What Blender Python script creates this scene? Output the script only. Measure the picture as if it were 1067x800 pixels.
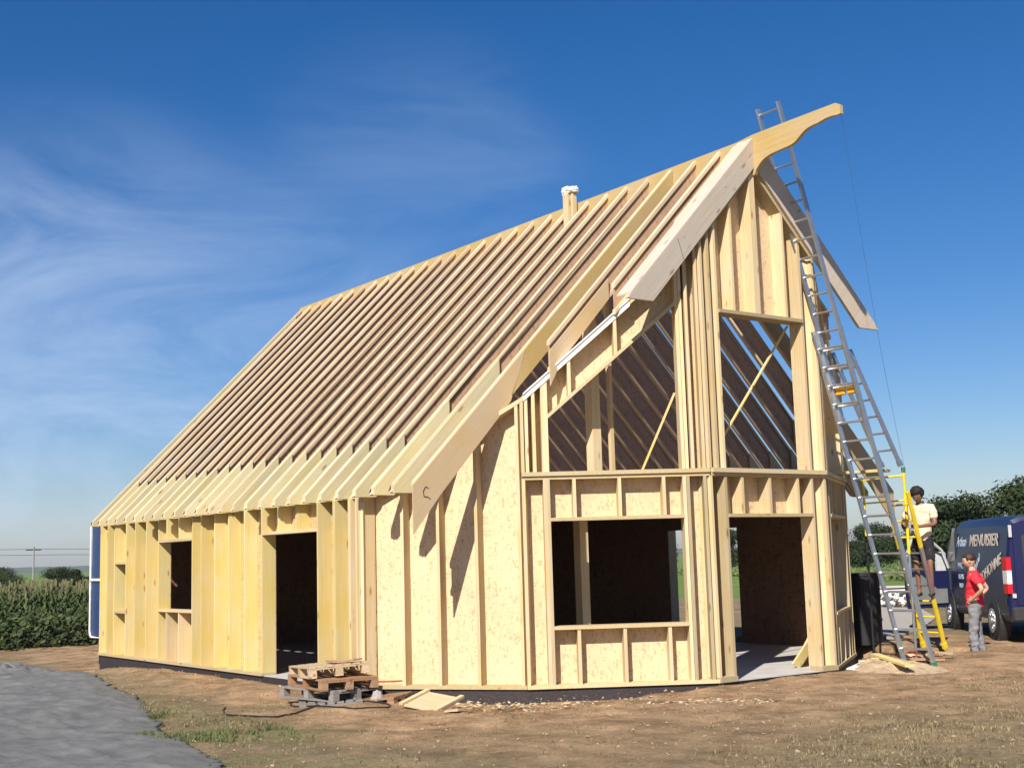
import bpy, bmesh, math, random
from mathutils import Vector, Matrix, noise
R_ = math.radians
random.seed(7)
for o in list(bpy.data.objects): bpy.data.objects.remove(o)
SC = bpy.context.scene
COL = SC.collection

# ------------------------------------------------------------------ camera
CAM = Vector((12.3223, -13.5308, 1.6967))
FW = Vector((-0.79749397, 0.58791993, 0.13547514)); RT = Vector((0.59003381, 0.80688243, -0.02829935)); UP = Vector((0.12595026, -0.05736635, 0.99037651))
cd = bpy.data.cameras.new('camera'); cam = bpy.data.objects.new('camera', cd); COL.objects.link(cam)
M = Matrix((( RT.x, UP.x, -FW.x, CAM.x), (RT.y, UP.y, -FW.y, CAM.y), (RT.z, UP.z, -FW.z, CAM.z), (0, 0, 0, 1)))
cam.matrix_world = M
cd.sensor_width = 36; cd.lens = 36*1331.6/1067; cd.clip_start = .1; cd.clip_end = 20000
SC.camera = cam
SC.view_settings.view_transform = 'Standard'; SC.view_settings.look = 'None'
SC.view_settings.gamma = 1; SC.view_settings.exposure = 0.58; SC.view_settings.use_curve_mapping = False

# ------------------------------------------------------------------ world and sun
SUN_AZ, SUN_EL = R_(-55), R_(39.5)           # azimuth from +X towards -Y
w = bpy.data.worlds.new('World'); SC.world = w; w.use_nodes = True
nt = w.node_tree; nt.nodes.clear()
def N(t, **k):
    n = nt.nodes.new(t)
    for a, b in k.items(): setattr(n, a, b)
    return n
out = N('ShaderNodeOutputWorld'); bg = N('ShaderNodeBackground'); bg.inputs[1].default_value = .05
sky = N('ShaderNodeTexSky', sky_type='NISHITA', sun_disc=False)
sky.sun_elevation = SUN_EL; sky.sun_rotation = math.pi/2 - SUN_AZ
sky.altitude = 100; sky.air_density = 1.0; sky.dust_density = .5; sky.ozone_density = 2.2
tc = N('ShaderNodeTexCoord')
mp = N('ShaderNodeMapping'); mp.inputs['Rotation'].default_value = (R_(22), R_(14), R_(20)); mp.inputs['Scale'].default_value = (1.6, 2.2, 6.0)
n1 = N('ShaderNodeTexNoise'); n1.inputs['Scale'].default_value = 1.9; n1.inputs['Detail'].default_value = 10; n1.inputs['Roughness'].default_value = .62; n1.inputs['Distortion'].default_value = .7
r1 = N('ShaderNodeValToRGB'); r1.color_ramp.elements[0].position = .36; r1.color_ramp.elements[1].position = .74
# soft cloud veils: one over the left horizon, one fainter in the middle of the sky
def mask(v, lo, hi):
    d = N('ShaderNodeVectorMath', operation='DOT_PRODUCT'); d.inputs[1].default_value = v
    m = N('ShaderNodeMapRange', interpolation_type='SMOOTHSTEP'); m.inputs['From Min'].default_value = lo; m.inputs['From Max'].default_value = hi
    nt.links.new(tc.outputs['Generated'], d.inputs[0]); nt.links.new(d.outputs['Value'], m.inputs[0]); return m.outputs[0]
k1 = mask((-.942, .30, .105), .958, .999); k2 = mask((-.815, .515, .268), .988, .9995)
ka = N('ShaderNodeMath', operation='MULTIPLY_ADD'); ka.inputs[1].default_value = .24; nt.links.new(k2, ka.inputs[0]); nt.links.new(k1, ka.inputs[2])
mu = N('ShaderNodeMath', operation='MULTIPLY'); mu2 = N('ShaderNodeMath', operation='MULTIPLY'); mu2.inputs[1].default_value = .62; mu2.use_clamp = True
mx = N('ShaderNodeMixRGB'); mx.inputs['Color2'].default_value = (9.5, 11.2, 14.2, 1)
L = nt.links.new
L(tc.outputs['Generated'], mp.inputs[0]); L(mp.outputs[0], n1.inputs[0]); L(n1.outputs[0], r1.inputs[0])
L(r1.outputs[0], mu.inputs[0]); L(ka.outputs[0], mu.inputs[1]); L(mu.outputs[0], mu2.inputs[0])
shs = N('ShaderNodeHueSaturation'); shs.inputs['Saturation'].default_value = 1.32; shs.inputs['Value'].default_value = 1.18; tn = N('ShaderNodeMixRGB', blend_type='MULTIPLY'); tn.inputs[0].default_value = 1; tn.inputs[2].default_value = (.94, .965, 1.13, 1); L(sky.outputs[0], tn.inputs[1]); L(tn.outputs[0], shs.inputs['Color']); L(shs.outputs[0], mx.inputs['Color1']); L(mu2.outputs[0], mx.inputs['Fac']); L(mx.outputs[0], bg.inputs[0]); L(bg.outputs[0], out.inputs[0])
sl = bpy.data.lights.new('sun', 'SUN'); sl.energy = 5.0; sl.angle = R_(.53); sl.color = (1, .93, .82)
so = bpy.data.objects.new('sun', sl); COL.objects.link(so)
SD = Vector((math.cos(SUN_EL)*math.cos(SUN_AZ), math.cos(SUN_EL)*math.sin(SUN_AZ), math.sin(SUN_EL)))
so.rotation_euler = SD.to_track_quat('Z', 'Y').to_euler(); so.location = (20, -30, 30)

# ------------------------------------------------------------------ materials
MATS = {}
def _new(name):
    m = bpy.data.materials.new(name); m.use_nodes = True
    n = m.node_tree.nodes; b = n['Principled BSDF']; MATS[name] = m
    return m, m.node_tree, b
def _rgb(c): return (c[0], c[1], c[2], 1)
def plain(name, c, rough=.6, metal=0, var=.12, scale=6, bump=0, spec=.4):
    m, t, b = _new(name)
    n = t.nodes.new('ShaderNodeTexNoise'); n.inputs['Scale'].default_value = scale; n.inputs['Detail'].default_value = 6
    co = t.nodes.new('ShaderNodeTexCoord'); t.links.new(co.outputs['Object'], n.inputs[0])
    r = t.nodes.new('ShaderNodeValToRGB')
    r.color_ramp.elements[0].position = .3; r.color_ramp.elements[1].position = .7
    r.color_ramp.elements[0].color = _rgb([x*(1-var) for x in c]); r.color_ramp.elements[1].color = _rgb([min(1, x*(1+var)) for x in c])
    t.links.new(n.outputs[0], r.inputs[0]); t.links.new(r.outputs[0], b.inputs['Base Color'])
    b.inputs['Roughness'].default_value = rough; b.inputs['Metallic'].default_value = metal
    b.inputs['Specular IOR Level'].default_value = spec
    if bump:
        bp = t.nodes.new('ShaderNodeBump'); bp.inputs['Strength'].default_value = bump; bp.inputs['Distance'].default_value = .02
        n2 = t.nodes.new('ShaderNodeTexNoise'); n2.inputs['Scale'].default_value = scale*5; n2.inputs['Detail'].default_value = 4
        t.links.new(co.outputs['Object'], n2.inputs[0]); t.links.new(n2.outputs[0], bp.inputs['Height']); t.links.new(bp.outputs[0], b.inputs['Normal'])
    return m
def wood(name, c, axis='z', var=.16, knots=True, rot=None):
    m, t, b = _new(name)
    co = t.nodes.new('ShaderNodeTexCoord'); mp = t.nodes.new('ShaderNodeMapping')
    oi = t.nodes.new('ShaderNodeObjectInfo')
    ad = t.nodes.new('ShaderNodeVectorMath'); ad.operation = 'ADD'
    sc = t.nodes.new('ShaderNodeVectorMath'); sc.operation = 'SCALE'; sc.inputs[3].default_value = 37
    cb = t.nodes.new('ShaderNodeCombineXYZ')
    for i in range(3): t.links.new(oi.outputs['Random'], cb.inputs[i])
    t.links.new(cb.outputs[0], sc.inputs[0]); t.links.new(co.outputs['Object'], ad.inputs[0]); t.links.new(sc.outputs[0], ad.inputs[1])
    rt = t.nodes.new('ShaderNodeMapping')
    if rot: rt.inputs['Rotation'].default_value = rot
    t.links.new(ad.outputs[0], rt.inputs[0])
    s = {'x': (.9, 26, 26), 'y': (26, .9, 26), 'z': (26, 26, .9)}[axis]
    mp.inputs['Scale'].default_value = s; t.links.new(rt.outputs[0], mp.inputs[0])
    n = t.nodes.new('ShaderNodeTexNoise'); n.inputs['Scale'].default_value = 1.6; n.inputs['Detail'].default_value = 5; n.inputs['Roughness'].default_value = .6; n.inputs['Distortion'].default_value = .4
    t.links.new(mp.outputs[0], n.inputs[0])
    r = t.nodes.new('ShaderNodeValToRGB'); r.color_ramp.elements[0].position = .3; r.color_ramp.elements[1].position = .72
    r.color_ramp.elements[0].color = _rgb([c[0]*(1-var*.8), c[1]*(1-var*1.1), c[2]*(1-var*1.5)]); r.color_ramp.elements[1].color = _rgb([min(1, x*(1+var*.45)) for x in c])
    t.links.new(n.outputs[0], r.inputs[0])
    # broad tone changes along and between boards
    nb = t.nodes.new('ShaderNodeTexNoise'); nb.inputs['Scale'].default_value = 1.5; nb.inputs['Detail'].default_value = 3
    t.links.new(ad.outputs[0], nb.inputs[0])
    hs = t.nodes.new('ShaderNodeHueSaturation')
    mr = t.nodes.new('ShaderNodeMapRange'); mr.inputs[1].default_value = .3; mr.inputs[2].default_value = .7; mr.inputs[3].default_value = .82; mr.inputs[4].default_value = 1.12
    t.links.new(nb.outputs[0], mr.inputs[0]); t.links.new(mr.outputs[0], hs.inputs['Saturation'])
    mr2 = t.nodes.new('ShaderNodeMapRange'); mr2.inputs[3].default_value = .80; mr2.inputs[4].default_value = 1.10
    t.links.new(oi.outputs['Random'], mr2.inputs[0]); t.links.new(mr2.outputs[0], hs.inputs['Value'])
    t.links.new(r.outputs[0], hs.inputs['Color'])
    last = hs.outputs[0]
    if knots:
        v = t.nodes.new('ShaderNodeTexVoronoi'); v.inputs['Scale'].default_value = 1
        mk = t.nodes.new('ShaderNodeMapping'); ks = {'x': (1.8, 6, 6), 'y': (6, 1.8, 6), 'z': (6, 6, 1.8)}[axis]; mk.inputs['Scale'].default_value = ks
        t.links.new(rt.outputs[0], mk.inputs[0]); t.links.new(mk.outputs[0], v.inputs[0])
        kr = t.nodes.new('ShaderNodeMapRange'); kr.inputs[1].default_value = .06; kr.inputs[2].default_value = .15; kr.inputs[3].default_value = .85; kr.inputs[4].default_value = 0
        t.links.new(v.outputs['Distance'], kr.inputs[0])
        mx = t.nodes.new('ShaderNodeMixRGB'); mx.inputs['Color2'].default_value = _rgb([c[0]*.45, c[1]*.32, c[2]*.25])
        t.links.new(kr.outputs[0], mx.inputs['Fac']); t.links.new(last, mx.inputs['Color1']); last = mx.outputs[0]
    t.links.new(last, b.inputs['Base Color'])
    b.inputs['Roughness'].default_value = .72; b.inputs['Specular IOR Level'].default_value = .25
    bp = t.nodes.new('ShaderNodeBump'); bp.inputs['Strength'].default_value = .25; bp.inputs['Distance'].default_value = .004
    t.links.new(n.outputs[0], bp.inputs['Height']); t.links.new(bp.outputs[0], b.inputs['Normal'])
    return m
def osb(name, c, scale=17, var=.3):
    m, t, b = _new(name)
    co = t.nodes.new('ShaderNodeTexCoord')
    outs = []
    for rz_, sc in (((.3, .2, .4), (1, 1, .28)), ((1.1, .7, 2.0), (.3, 1, 1))):
        mp = t.nodes.new('ShaderNodeMapping'); mp.inputs['Rotation'].default_value = rz_; mp.inputs['Scale'].default_value = [s*scale for s in sc]
        v = t.nodes.new('ShaderNodeTexVoronoi'); v.inputs['Scale'].default_value = 1; v.inputs['Randomness'].default_value = 1
        t.links.new(co.outputs['Object'], mp.inputs[0]); t.links.new(mp.outputs[0], v.inputs[0])
        sp = t.nodes.new('ShaderNodeSeparateColor'); t.links.new(v.outputs['Color'], sp.inputs[0]); outs.append(sp.outputs[0])
    ad = t.nodes.new('ShaderNodeMath'); ad.operation = 'ADD'; t.links.new(outs[0], ad.inputs[0]); t.links.new(outs[1], ad.inputs[1])
    hf = t.nodes.new('ShaderNodeMath'); hf.operation = 'MULTIPLY'; hf.inputs[1].default_value = .5; t.links.new(ad.outputs[0], hf.inputs[0])
    r = t.nodes.new('ShaderNodeValToRGB'); e = r.color_ramp.elements
    e[0].position = .08; e[0].color = _rgb([c[0]*(1-var*1.3), c[1]*(1-var*1.5), c[2]*(1-var*1.7)])
    e[1].position = .9; e[1].color = _rgb([min(1, x*(1+var*.4)) for x in c])
    k = e.new(.35); k.color = _rgb(c)
    t.links.new(hf.outputs[0], r.inputs[0])
    nz = t.nodes.new('ShaderNodeTexNoise'); nz.inputs['Scale'].default_value = 1.1; nz.inputs['Detail'].default_value = 3; t.links.new(co.outputs['Object'], nz.inputs[0])
    hs = t.nodes.new('ShaderNodeHueSaturation'); mr = t.nodes.new('ShaderNodeMapRange'); mr.inputs[1].default_value = .3; mr.inputs[2].default_value = .7; mr.inputs[3].default_value = .9; mr.inputs[4].default_value = 1.07
    t.links.new(nz.outputs[0], mr.inputs[0]); t.links.new(mr.outputs[0], hs.inputs['Value']); t.links.new(r.outputs[0], hs.inputs['Color'])
    t.links.new(hs.outputs[0], b.inputs['Base Color']); b.inputs['Roughness'].default_value = .62; b.inputs['Specular IOR Level'].default_value = .3
    bp = t.nodes.new('ShaderNodeBump'); bp.inputs['Strength'].default_value = .3; bp.inputs['Distance'].default_value = .003
    t.links.new(hf.outputs[0], bp.inputs['Height']); t.links.new(bp.outputs[0], b.inputs['Normal'])
    return m
ROOFROT = (R_(-45.6), 0, 0)
m_stud = wood('pale_pine', (.645, .515, .305), 'z')
m_yel = wood('yellow_pine', (.63, .515, .22), 'z', var=.10)
m_grey = wood('weathered_pine', (.41, .34, .215), 'z')
m_plate = wood('plate_pine', (.56, .45, .26), 'x')
m_flange = wood('rafter_flange', (.66, .535, .37), 'y', knots=False, rot=ROOFROT)
m_web = osb('rafter_web', (.50, .325, .205), 30, .2)
m_pack = wood('rafter_tail_board', (.64, .56, .33), 'y', var=.12, rot=ROOFROT)
m_barge = wood('barge_board', (.50, .435, .365), 'y', var=.13, rot=ROOFROT)
m_ply = wood('yellow_plywood', (.50, .37, .16), 'x', var=.12, knots=False)
m_ridge = wood('ridge_plywood', (.50, .365, .165), 'x', var=.12, knots=False)
m_tan = wood('tan_board', (.52, .385, .225), 'y', var=.06, knots=False, rot=ROOFROT)
m_osb = osb('osb_pale', (.64, .485, .30), 42, .2)
m_osbw = osb('osb_warm', (.53, .37, .20), 34, .22)
m_osbd = osb('osb_shaded', (.21, .12, .07), 30, .3)  # darker copy of the OSB: interior shade is put into its colour
m_bitumen = plain('bitumen_coating', (.035, .028, .03), .6, bump=.4)
m_conc = plain('concrete', (.46, .44, .42), .9, var=.1, scale=3, bump=.2)
m_memb = plain('white_membrane', (.74, .73, .70), .5)
m_alu = plain('aluminium', (.56, .58, .60), .35, metal=.85, var=.1)
m_yp = plain('yellow_paint', (.75, .55, .03), .45)
m_green = plain('green_plastic', (.04, .16, .08), .5)
m_black = plain('black_plastic', (.018, .018, .02), .5)
m_dark0 = plain('dark_gap', (.05, .03, .02), .9)
m_rubber = plain('rubber', (.02, .02, .02), .8)

# ------------------------------------------------------------------ mesh building
def tag(o, label=None, cat=None, group=None, kind=None):
    if label: o['label'] = label
    if cat: o['category'] = cat
    if group: o['group'] = group
    if kind: o['kind'] = kind
    return o
def empty(name, loc=(0, 0, 0), rz=0):
    o = bpy.data.objects.new(name, None); o.empty_display_size = .2; COL.objects.link(o)
    o.location = loc; o.rotation_euler = (0, 0, rz); return o
class MB:
    def __init__(s): s.v = []; s.f = []; s.m = []; s.mi = 0
    def face(s, pts):
        k = len(s.v); s.v += [Vector(p) for p in pts]; s.f.append(list(range(k, k+len(pts)))); s.m.append(s.mi); return s
    def prism(s, poly, vec):
        n = len(poly); k = len(s.v); vec = Vector(vec)
        s.v += [Vector(p) for p in poly] + [Vector(p)+vec for p in poly]
        s.f.append(list(range(k, k+n))); s.f.append(list(range(k+2*n-1, k+n-1, -1)))
        for i in range(n):
            j = (i+1) % n; s.f.append([k+j, k+i, k+n+i, k+n+j])
        s.m += [s.mi]*(n+2); return s
    def box(s, a, b):
        x0, y0, z0 = a; x1, y1, z1 = b
        return s.prism([(x0, y0, z0), (x1, y0, z0), (x1, y1, z0), (x0, y1, z0)], (0, 0, z1-z0))
    def beam(s, a, b, wd, ht, up=(0, 0, 1)):
        a = Vector(a); b = Vector(b); d = (b-a).normalized(); sd = d.cross(Vector(up)).normalized(); u = sd.cross(d)
        q = [a+sd*wd/2+u*ht/2, a-sd*wd/2+u*ht/2, a-sd*wd/2-u*ht/2, a+sd*wd/2-u*ht/2]
        return s.prism(q, b-a)
    def tube(s, pts, r, n=8, r2=None):
        pts = [Vector(p) for p in pts]; k0 = len(s.v); m = len(pts)
        ref = None
        for i, p in enumerate(pts):
            d = (pts[min(i+1, m-1)]-pts[max(i-1, 0)]).normalized()
            if ref is None: ref = d.orthogonal().normalized()
            a = (ref - d*ref.dot(d)).normalized(); ref = a; b = d.cross(a)
            rr = r if r2 is None else r+(r2-r)*i/(m-1)
            for j in range(n):
                t = 2*math.pi*j/n; s.v.append(p+a*rr*math.cos(t)+b*rr*math.sin(t))
        for i in range(m-1):
            for j in range(n):
                s.f.append([k0+i*n+j, k0+i*n+(j+1) % n, k0+(i+1)*n+(j+1) % n, k0+(i+1)*n+j]); s.m.append(s.mi)
        s.f.append([k0+j for j in range(n)][::-1]); s.f.append([k0+(m-1)*n+j for j in range(n)]); s.m += [s.mi]*2
        return s
    def disc(s, c, ax, r, t, n=20, r2=None):
        c = Vector(c); ax = Vector(ax).normalized(); return s.tube([c-ax*t/2, c+ax*t/2], r, n, r2)
    def build(s, name, mat, parent=None, loc=None, bevel=0, smooth=False):
        me = bpy.data.meshes.new(name)
        off = Vector(loc) if loc is not None else (Vector(parent_loc(parent)) if parent else Vector((0, 0, 0)))
        if parent is not None and loc is None:
            inv = world(parent).inverted(); vv = [inv @ p for p in s.v]
        else: vv = [p-off for p in s.v]
        me.from_pydata([tuple(p) for p in vv], [], s.f)
        mats = mat if isinstance(mat, (list, tuple)) else [mat]
        for m in mats: me.materials.append(m)
        for p, i in zip(me.polygons, s.m): p.material_index = min(i, len(mats)-1)
        bm = bmesh.new(); bm.from_mesh(me); bmesh.ops.recalc_face_normals(bm, faces=bm.faces)
        if bevel: bmesh.ops.bevel(bm, geom=bm.edges[:], offset=bevel, segments=1, affect='EDGES')
        bm.to_mesh(me); bm.free()
        if smooth:
            for p in me.polygons: p.use_smooth = True
        o = bpy.data.objects.new(name, me); COL.objects.link(o)
        if parent is not None: o.parent = parent
        elif loc is not None: o.location = loc
        return o
def world(o):
    m = Matrix.Translation(o.location) @ o.rotation_euler.to_matrix().to_4x4()
    return world(o.parent) @ m if o.parent else m
def parent_loc(o): return world(o).translation
def copy_tree(o, parent=None):
    c = o.copy(); COL.objects.link(c)
    if parent is not None: c.parent = parent
    for ch in list(o.children): copy_tree(ch, c)
    return c

# ------------------------------------------------------------------ ground
CP = [(12, -13.5, .05), (5.6, -3, .03), (2, 1.5, .0), (.8, 3.4, .06), (0, 6.5, .09), (-4, 9, .12), (-1.5, -4.9, -.14), (-4, -5.4, -.15),
      (-8, -5.3, -.09), (-10, -5.3, -.08), (-12.6, -5.3, -.27), (-13.5, -4.8, -.30), (-12.4, -4.8, -.22), (-8.5, -4.8, -.05), (-9.8, -4.8, -.05), (-14.5, -5.1, -.36), (-20, -5, -.42), (-28, -2, -.42), (-11, -8, -.38), (-3, -9, -.16),
      (.2, -3.6, -.08), (-.4, -2.0, -.06), (.35, -1, -.035), (.35, 1.3, -.045), (-.7, 2.9, .0), (-2, 4.3, .06), (4, -7, -.05), (-20, 4, -.35), (-20, 15, 0), (-60, 0, -.4), (-60, 60, -.1),
      (-5.5, -4.9, -.07), (-6.6, -4.8, -.05), (-11, -4.8, -.10), (-4, -4.8, -.08), (-2.9, -4.6, -.07), (-2.4, -4.3, -.03), (-2.1, -4.1, -.035), (-1.6, -3.8, -.10), (-1.2, -3.5, -.11), (-.9, -3.0, -.03), (-.75, -2.7, -.005), (-.6, -2.4, .0), (-.2, -1.7, -.0), (.15, -1.0, .0), (.12, 0, .0), (.12, 1, .0), (30, 30, .1), (-16, -9, -.42), (-6, -13, -.3)]
def gz(x, y):
    a = b = 0
    for cx, cy, cz in CP:
        d = ((x-cx)**2+(y-cy)**2+.25)**1.35; a += cz/d; b += 1/d
    z = a/b
    t = max(0, min(1, (y-2.6)/1.2)) * max(0, min(1, (x+12)/4)) * max(0, min(1, (40-y)/10))
    return z*(1-t)+.07*t
def gzn(x, y):
    z = gz(x, y); v = Vector((x, y, 0))
    inside = (-14.3 < x < .05 and abs(y) < 4.8)
    r = noise.fractal(v*.9, .7, 2.1, 4)*.03 + noise.fractal(v*3.1+Vector((5, 1, 0)), .8, 2.2, 3)*.012
    # heap of earth along the long wall
    d = math.hypot((x+9.6)/2.4, (y+5.6)/.5)
    if d < 2: r += .10*math.exp(-d*d*1.5)
    d = math.hypot((x-.3)/.8, (y-2.2)/.7)
    if d < 2: r += .05*math.exp(-d*d)
    # shallow wheel ruts curving towards the parked van
    if x > -1:
        for off in (0., 1.75):
            q = x-(2.1+off+.035*(y-1)**2*.35); r += -.028*math.exp(-(q/.11)**2)+.012*math.exp(-((abs(q)-.2)/.07)**2)
    if y > 2 or x > 1: r *= .7
    if inside: return min(z, -.05)-.12
    return z+r
def m_ground():
    m, t, b = _new('ground_soil')
    co = t.nodes.new('ShaderNodeTexCoord'); P = co.outputs['Object']
    def noi(s, d=6, rg=.6):
        n = t.nodes.new('ShaderNodeTexNoise'); n.inputs['Scale'].default_value = s; n.inputs['Detail'].default_value = d; n.inputs['Roughness'].default_value = rg
        t.links.new(P, n.inputs[0]); return n.outputs[0]
    def ramp(i, a, ca, b_, cb, mid=None):
        r = t.nodes.new('ShaderNodeValToRGB'); r.color_ramp.elements[0].position = a; r.color_ramp.elements[0].color = _rgb(ca)
        r.color_ramp.elements[1].position = b_; r.color_ramp.elements[1].color = _rgb(cb)
        if mid: e = r.color_ramp.elements.new(mid[0]); e.color = _rgb(mid[1])
        t.links.new(i, r.inputs[0]); return r.outputs[0]
    def mix(f, a, b_):
        x = t.nodes.new('ShaderNodeMixRGB'); t.links.new(f, x.inputs[0]); t.links.new(a, x.inputs[1]); t.links.new(b_, x.inputs[2]); return x.outputs[0]
    soil = ramp(noi(2.2, 8, .68), .3, (.245, .16, .095), .72, (.49, .35, .225), (.5, (.385, .258, .155)))
    fine = ramp(noi(26, 6, .75), .35, (.62, .6, .57), .68, (1.2, 1.17, 1.13))
    mm = t.nodes.new('ShaderNodeMixRGB'); mm.blend_type = 'MULTIPLY'; mm.inputs[0].default_value = .8; t.links.new(soil, mm.inputs[1]); t.links.new(fine, mm.inputs[2]); soil = mm.outputs[0]
    mot = ramp(noi(1.1, 9, .72), .36, (.62, .62, .60), .60, (1.1, 1.08, 1.05)); m2 = t.nodes.new('ShaderNodeMixRGB'); m2.blend_type = 'MULTIPLY'; m2.inputs[0].default_value = .75; t.links.new(soil, m2.inputs[1]); t.links.new(mot, m2.inputs[2]); soil = m2.outputs[0]
    dry = ramp(noi(14, 8, .8), .3, (.135, .105, .06), .7, (.34, .265, .165))
    green = ramp(noi(9, 8, .75), .3, (.045, .07, .02), .72, (.20, .205, .085))
    sx = t.nodes.new('ShaderNodeSeparateXYZ'); t.links.new(P, sx.inputs[0])
    def lin(kx, ky, c, lo, hi):
        a = t.nodes.new('ShaderNodeVectorMath'); a.operation = 'DOT_PRODUCT'; a.inputs[1].default_value = (kx, ky, 0); t.links.new(P, a.inputs[0])
        nn = t.nodes.new('ShaderNodeMath'); nn.operation = 'MULTIPLY_ADD'; nn.inputs[1].default_value = 3.2; t.links.new(noi(.75, 6, .7), nn.inputs[0]); t.links.new(a.outputs['Value'], nn.inputs[2])
        r = t.nodes.new('ShaderNodeMapRange'); r.inputs[1].default_value = c+1.6+lo; r.inputs[2].default_value = c+1.6+hi; t.links.new(nn.outputs[0], r.inputs[0]); return r.outputs[0]
    # towards the camera and to the right the ground is covered with dry trampled grass
    f1 = lin(.66, -.22, 3.1, -1.8, 1.8)
    f2 = lin(-.12, -1.0, 6.9, -.7, .7)
    f3 = lin(-.35, .94, 7.5, -.5, .8)
    m3 = t.nodes.new('ShaderNodeMixRGB'); m3.blend_type = 'MULTIPLY'; m3.inputs[0].default_value = .9; t.links.new(dry, m3.inputs[1]); t.links.new(mot, m3.inputs[2]); dry = m3.outputs[0]
    c1 = mix(f1, soil, dry); c1 = mix(f2, c1, dry)
    pg = ramp(noi(.9, 6, .7), .48, (0, 0, 0), .6, (1, 1, 1))
    pg2 = t.nodes.new('ShaderNodeMath'); pg2.operation = 'MULTIPLY'; t.links.new(pg, pg2.inputs[0]); t.links.new(f2, pg2.inputs[1])
    pg3 = t.nodes.new('ShaderNodeMath'); pg3.operation = 'MULTIPLY'; pg3.inputs[1].default_value = .55; t.links.new(pg2.outputs[0], pg3.inputs[0])
    c1 = mix(pg3.outputs[0], c1, green); c1 = mix(f3, c1, dry)
    # far field to the right
    fx = t.nodes.new('ShaderNodeMapRange'); fx.inputs[1].default_value = 22; fx.inputs[2].default_value = 25; t.links.new(sx.outputs[1], fx.inputs[0])
    fg = ramp(noi(.35, 6, .6), .3, (.105, .165, .04), .7, (.165, .225, .065))
    c1 = mix(fx.outputs[0], c1, fg)
    t.links.new(c1, b.inputs['Base Color']); b.inputs['Roughness'].default_value = .95; b.inputs['Specular IOR Level'].default_value = .1
    bp = t.nodes.new('ShaderNodeBump'); bp.inputs['Strength'].default_value = .9; bp.inputs['Distance'].default_value = .04
    t.links.new(noi(11, 9, .75), bp.inputs['Height']); t.links.new(bp.outputs[0], b.inputs['Normal'])
    return m
MG = m_ground()
def axis_vals(lo, hi, step, far):
    a = []; x = lo
    while x < hi+1e-6: a.append(x); x += step
    g = step; l = []; x = lo
    while x > -far: g *= 1.22; x -= g; l.append(x)
    g = step; r = []; x = a[-1]
    while x < far: g *= 1.22; x += g; r.append(x)
    return l[::-1]+a+r
xs = axis_vals(-16, 7, .075, 3400); ys = axis_vals(-11, 6.5, .075, 3400)
gv = [(x, y, gzn(x, y)) for y in ys for x in xs]; nx = len(xs)
gf = [(j*nx+i, j*nx+i+1, (j+1)*nx+i+1, (j+1)*nx+i) for j in range(len(ys)-1) for i in range(nx-1)]
me = bpy.data.meshes.new('ground'); me.from_pydata(gv, [], gf); me.materials.append(MG)
for p_ in me.polygons: p_.use_smooth = True
tag(bpy.data.objects.new('ground', me), kind='structure'); g = bpy.data.objects['ground']; COL.objects.link(g)

# ------------------------------------------------------------------ the house
RZ, SL, V = 7.6507, 1.0208, 1.429
def rz(y): return RZ - SL*abs(y)
WP = [(-14.13, -4.692), (-3.309, -4.692), (-1.389, -3.308), (0, -1.1756), (0, 1.1756), (-1.389, 3.308), (-3.309, 4.692), (-14.13, 4.692), (-14.13, -4.692)]
house = empty('timber_frame_house', (-7, 0, 0))
tag(house, 'half-built timber frame house with open rafters and a canted gable front', 'house')
class Wall:
    def __init__(s, i):
        a = Vector((*WP[i], 0)); b = Vector((*WP[i+1], 0)); s.a = a; s.len = (b-a).length; s.d = (b-a).normalized(); s.n = Vector((s.d.y, -s.d.x, 0)); s.i = i
    def P(s, u, o, z): return s.a + s.d*u + s.n*o + Vector((0, 0, z))
    def top(s, u):
        y = (s.a+s.d*u).y
        if s.i in (0, 6): return 2.605
        return max(rz(y)-.44, 2.605)
    def poly(s, mb, pts, o0, o1):      # pts (u,z)
        return mb.prism([s.P(u, o0, z) for u, z in pts], s.n*(o1-o0))
    def box(s, mb, u0, u1, z0, z1, o0=-.22, o1=0.): return s.poly(mb, [(u0, z0), (u1, z0), (u1, z1), (u0, z1)], o0, o1)
    def sl(s, mb, u0, u1, z0, dz, o0=-.22, o1=0.):   # sloped top, dz below the wall top line
        pts = [(u0, z0), (u1, z0), (u1, s.top(u1)-dz)]
        mid = 1.1756
        if s.i == 3 and u0 < mid < u1: pts.append((mid, s.top(mid)-dz))
        pts.append((u0, s.top(u0)-dz)); return s.poly(mb, pts, o0, o1)
T = .045
def stud(W, u, z0, z1, par, mat=m_stud, w=T, o1=0., name='stud'):
    mb = MB(); W.box(mb, u, u+w, z0, z1, -.22, o1); return mb.build(name, mat, par)
def studtop(W, u, z0, par, mat=m_stud, w=T):
    mb = MB(); W.sl(mb, u, u+w, z0, T*1.4); return mb.build('stud', mat, par)
def plate(W, u0, u1, z0, par, name='plate', mat=m_plate, h=T, o0=-.22, o1=0.):
    mb = MB(); W.box(mb, u0, u1, z0, z0+h, o0, o1); return mb.build(name, mat, par)
def topplate(W, par, mat=m_plate):
    mb = MB()
    if W.i == 0:
        W.box(mb, 0, W.len-.1, 2.60, 2.64, -.22, -.03); return mb.build('top_plate', mat, par)
    segs = [(0, W.len)] if W.i != 3 else [(0, W.len/2), (W.len/2, W.len)]
    for a, b in segs:
        W.poly(mb, [(a, W.top(a)-T*1.4), (b, W.top(b)-T*1.4), (b, W.top(b)), (a, W.top(a))], -.22, 0.004)
    return mb.build('top_plate', mat, par)
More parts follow.
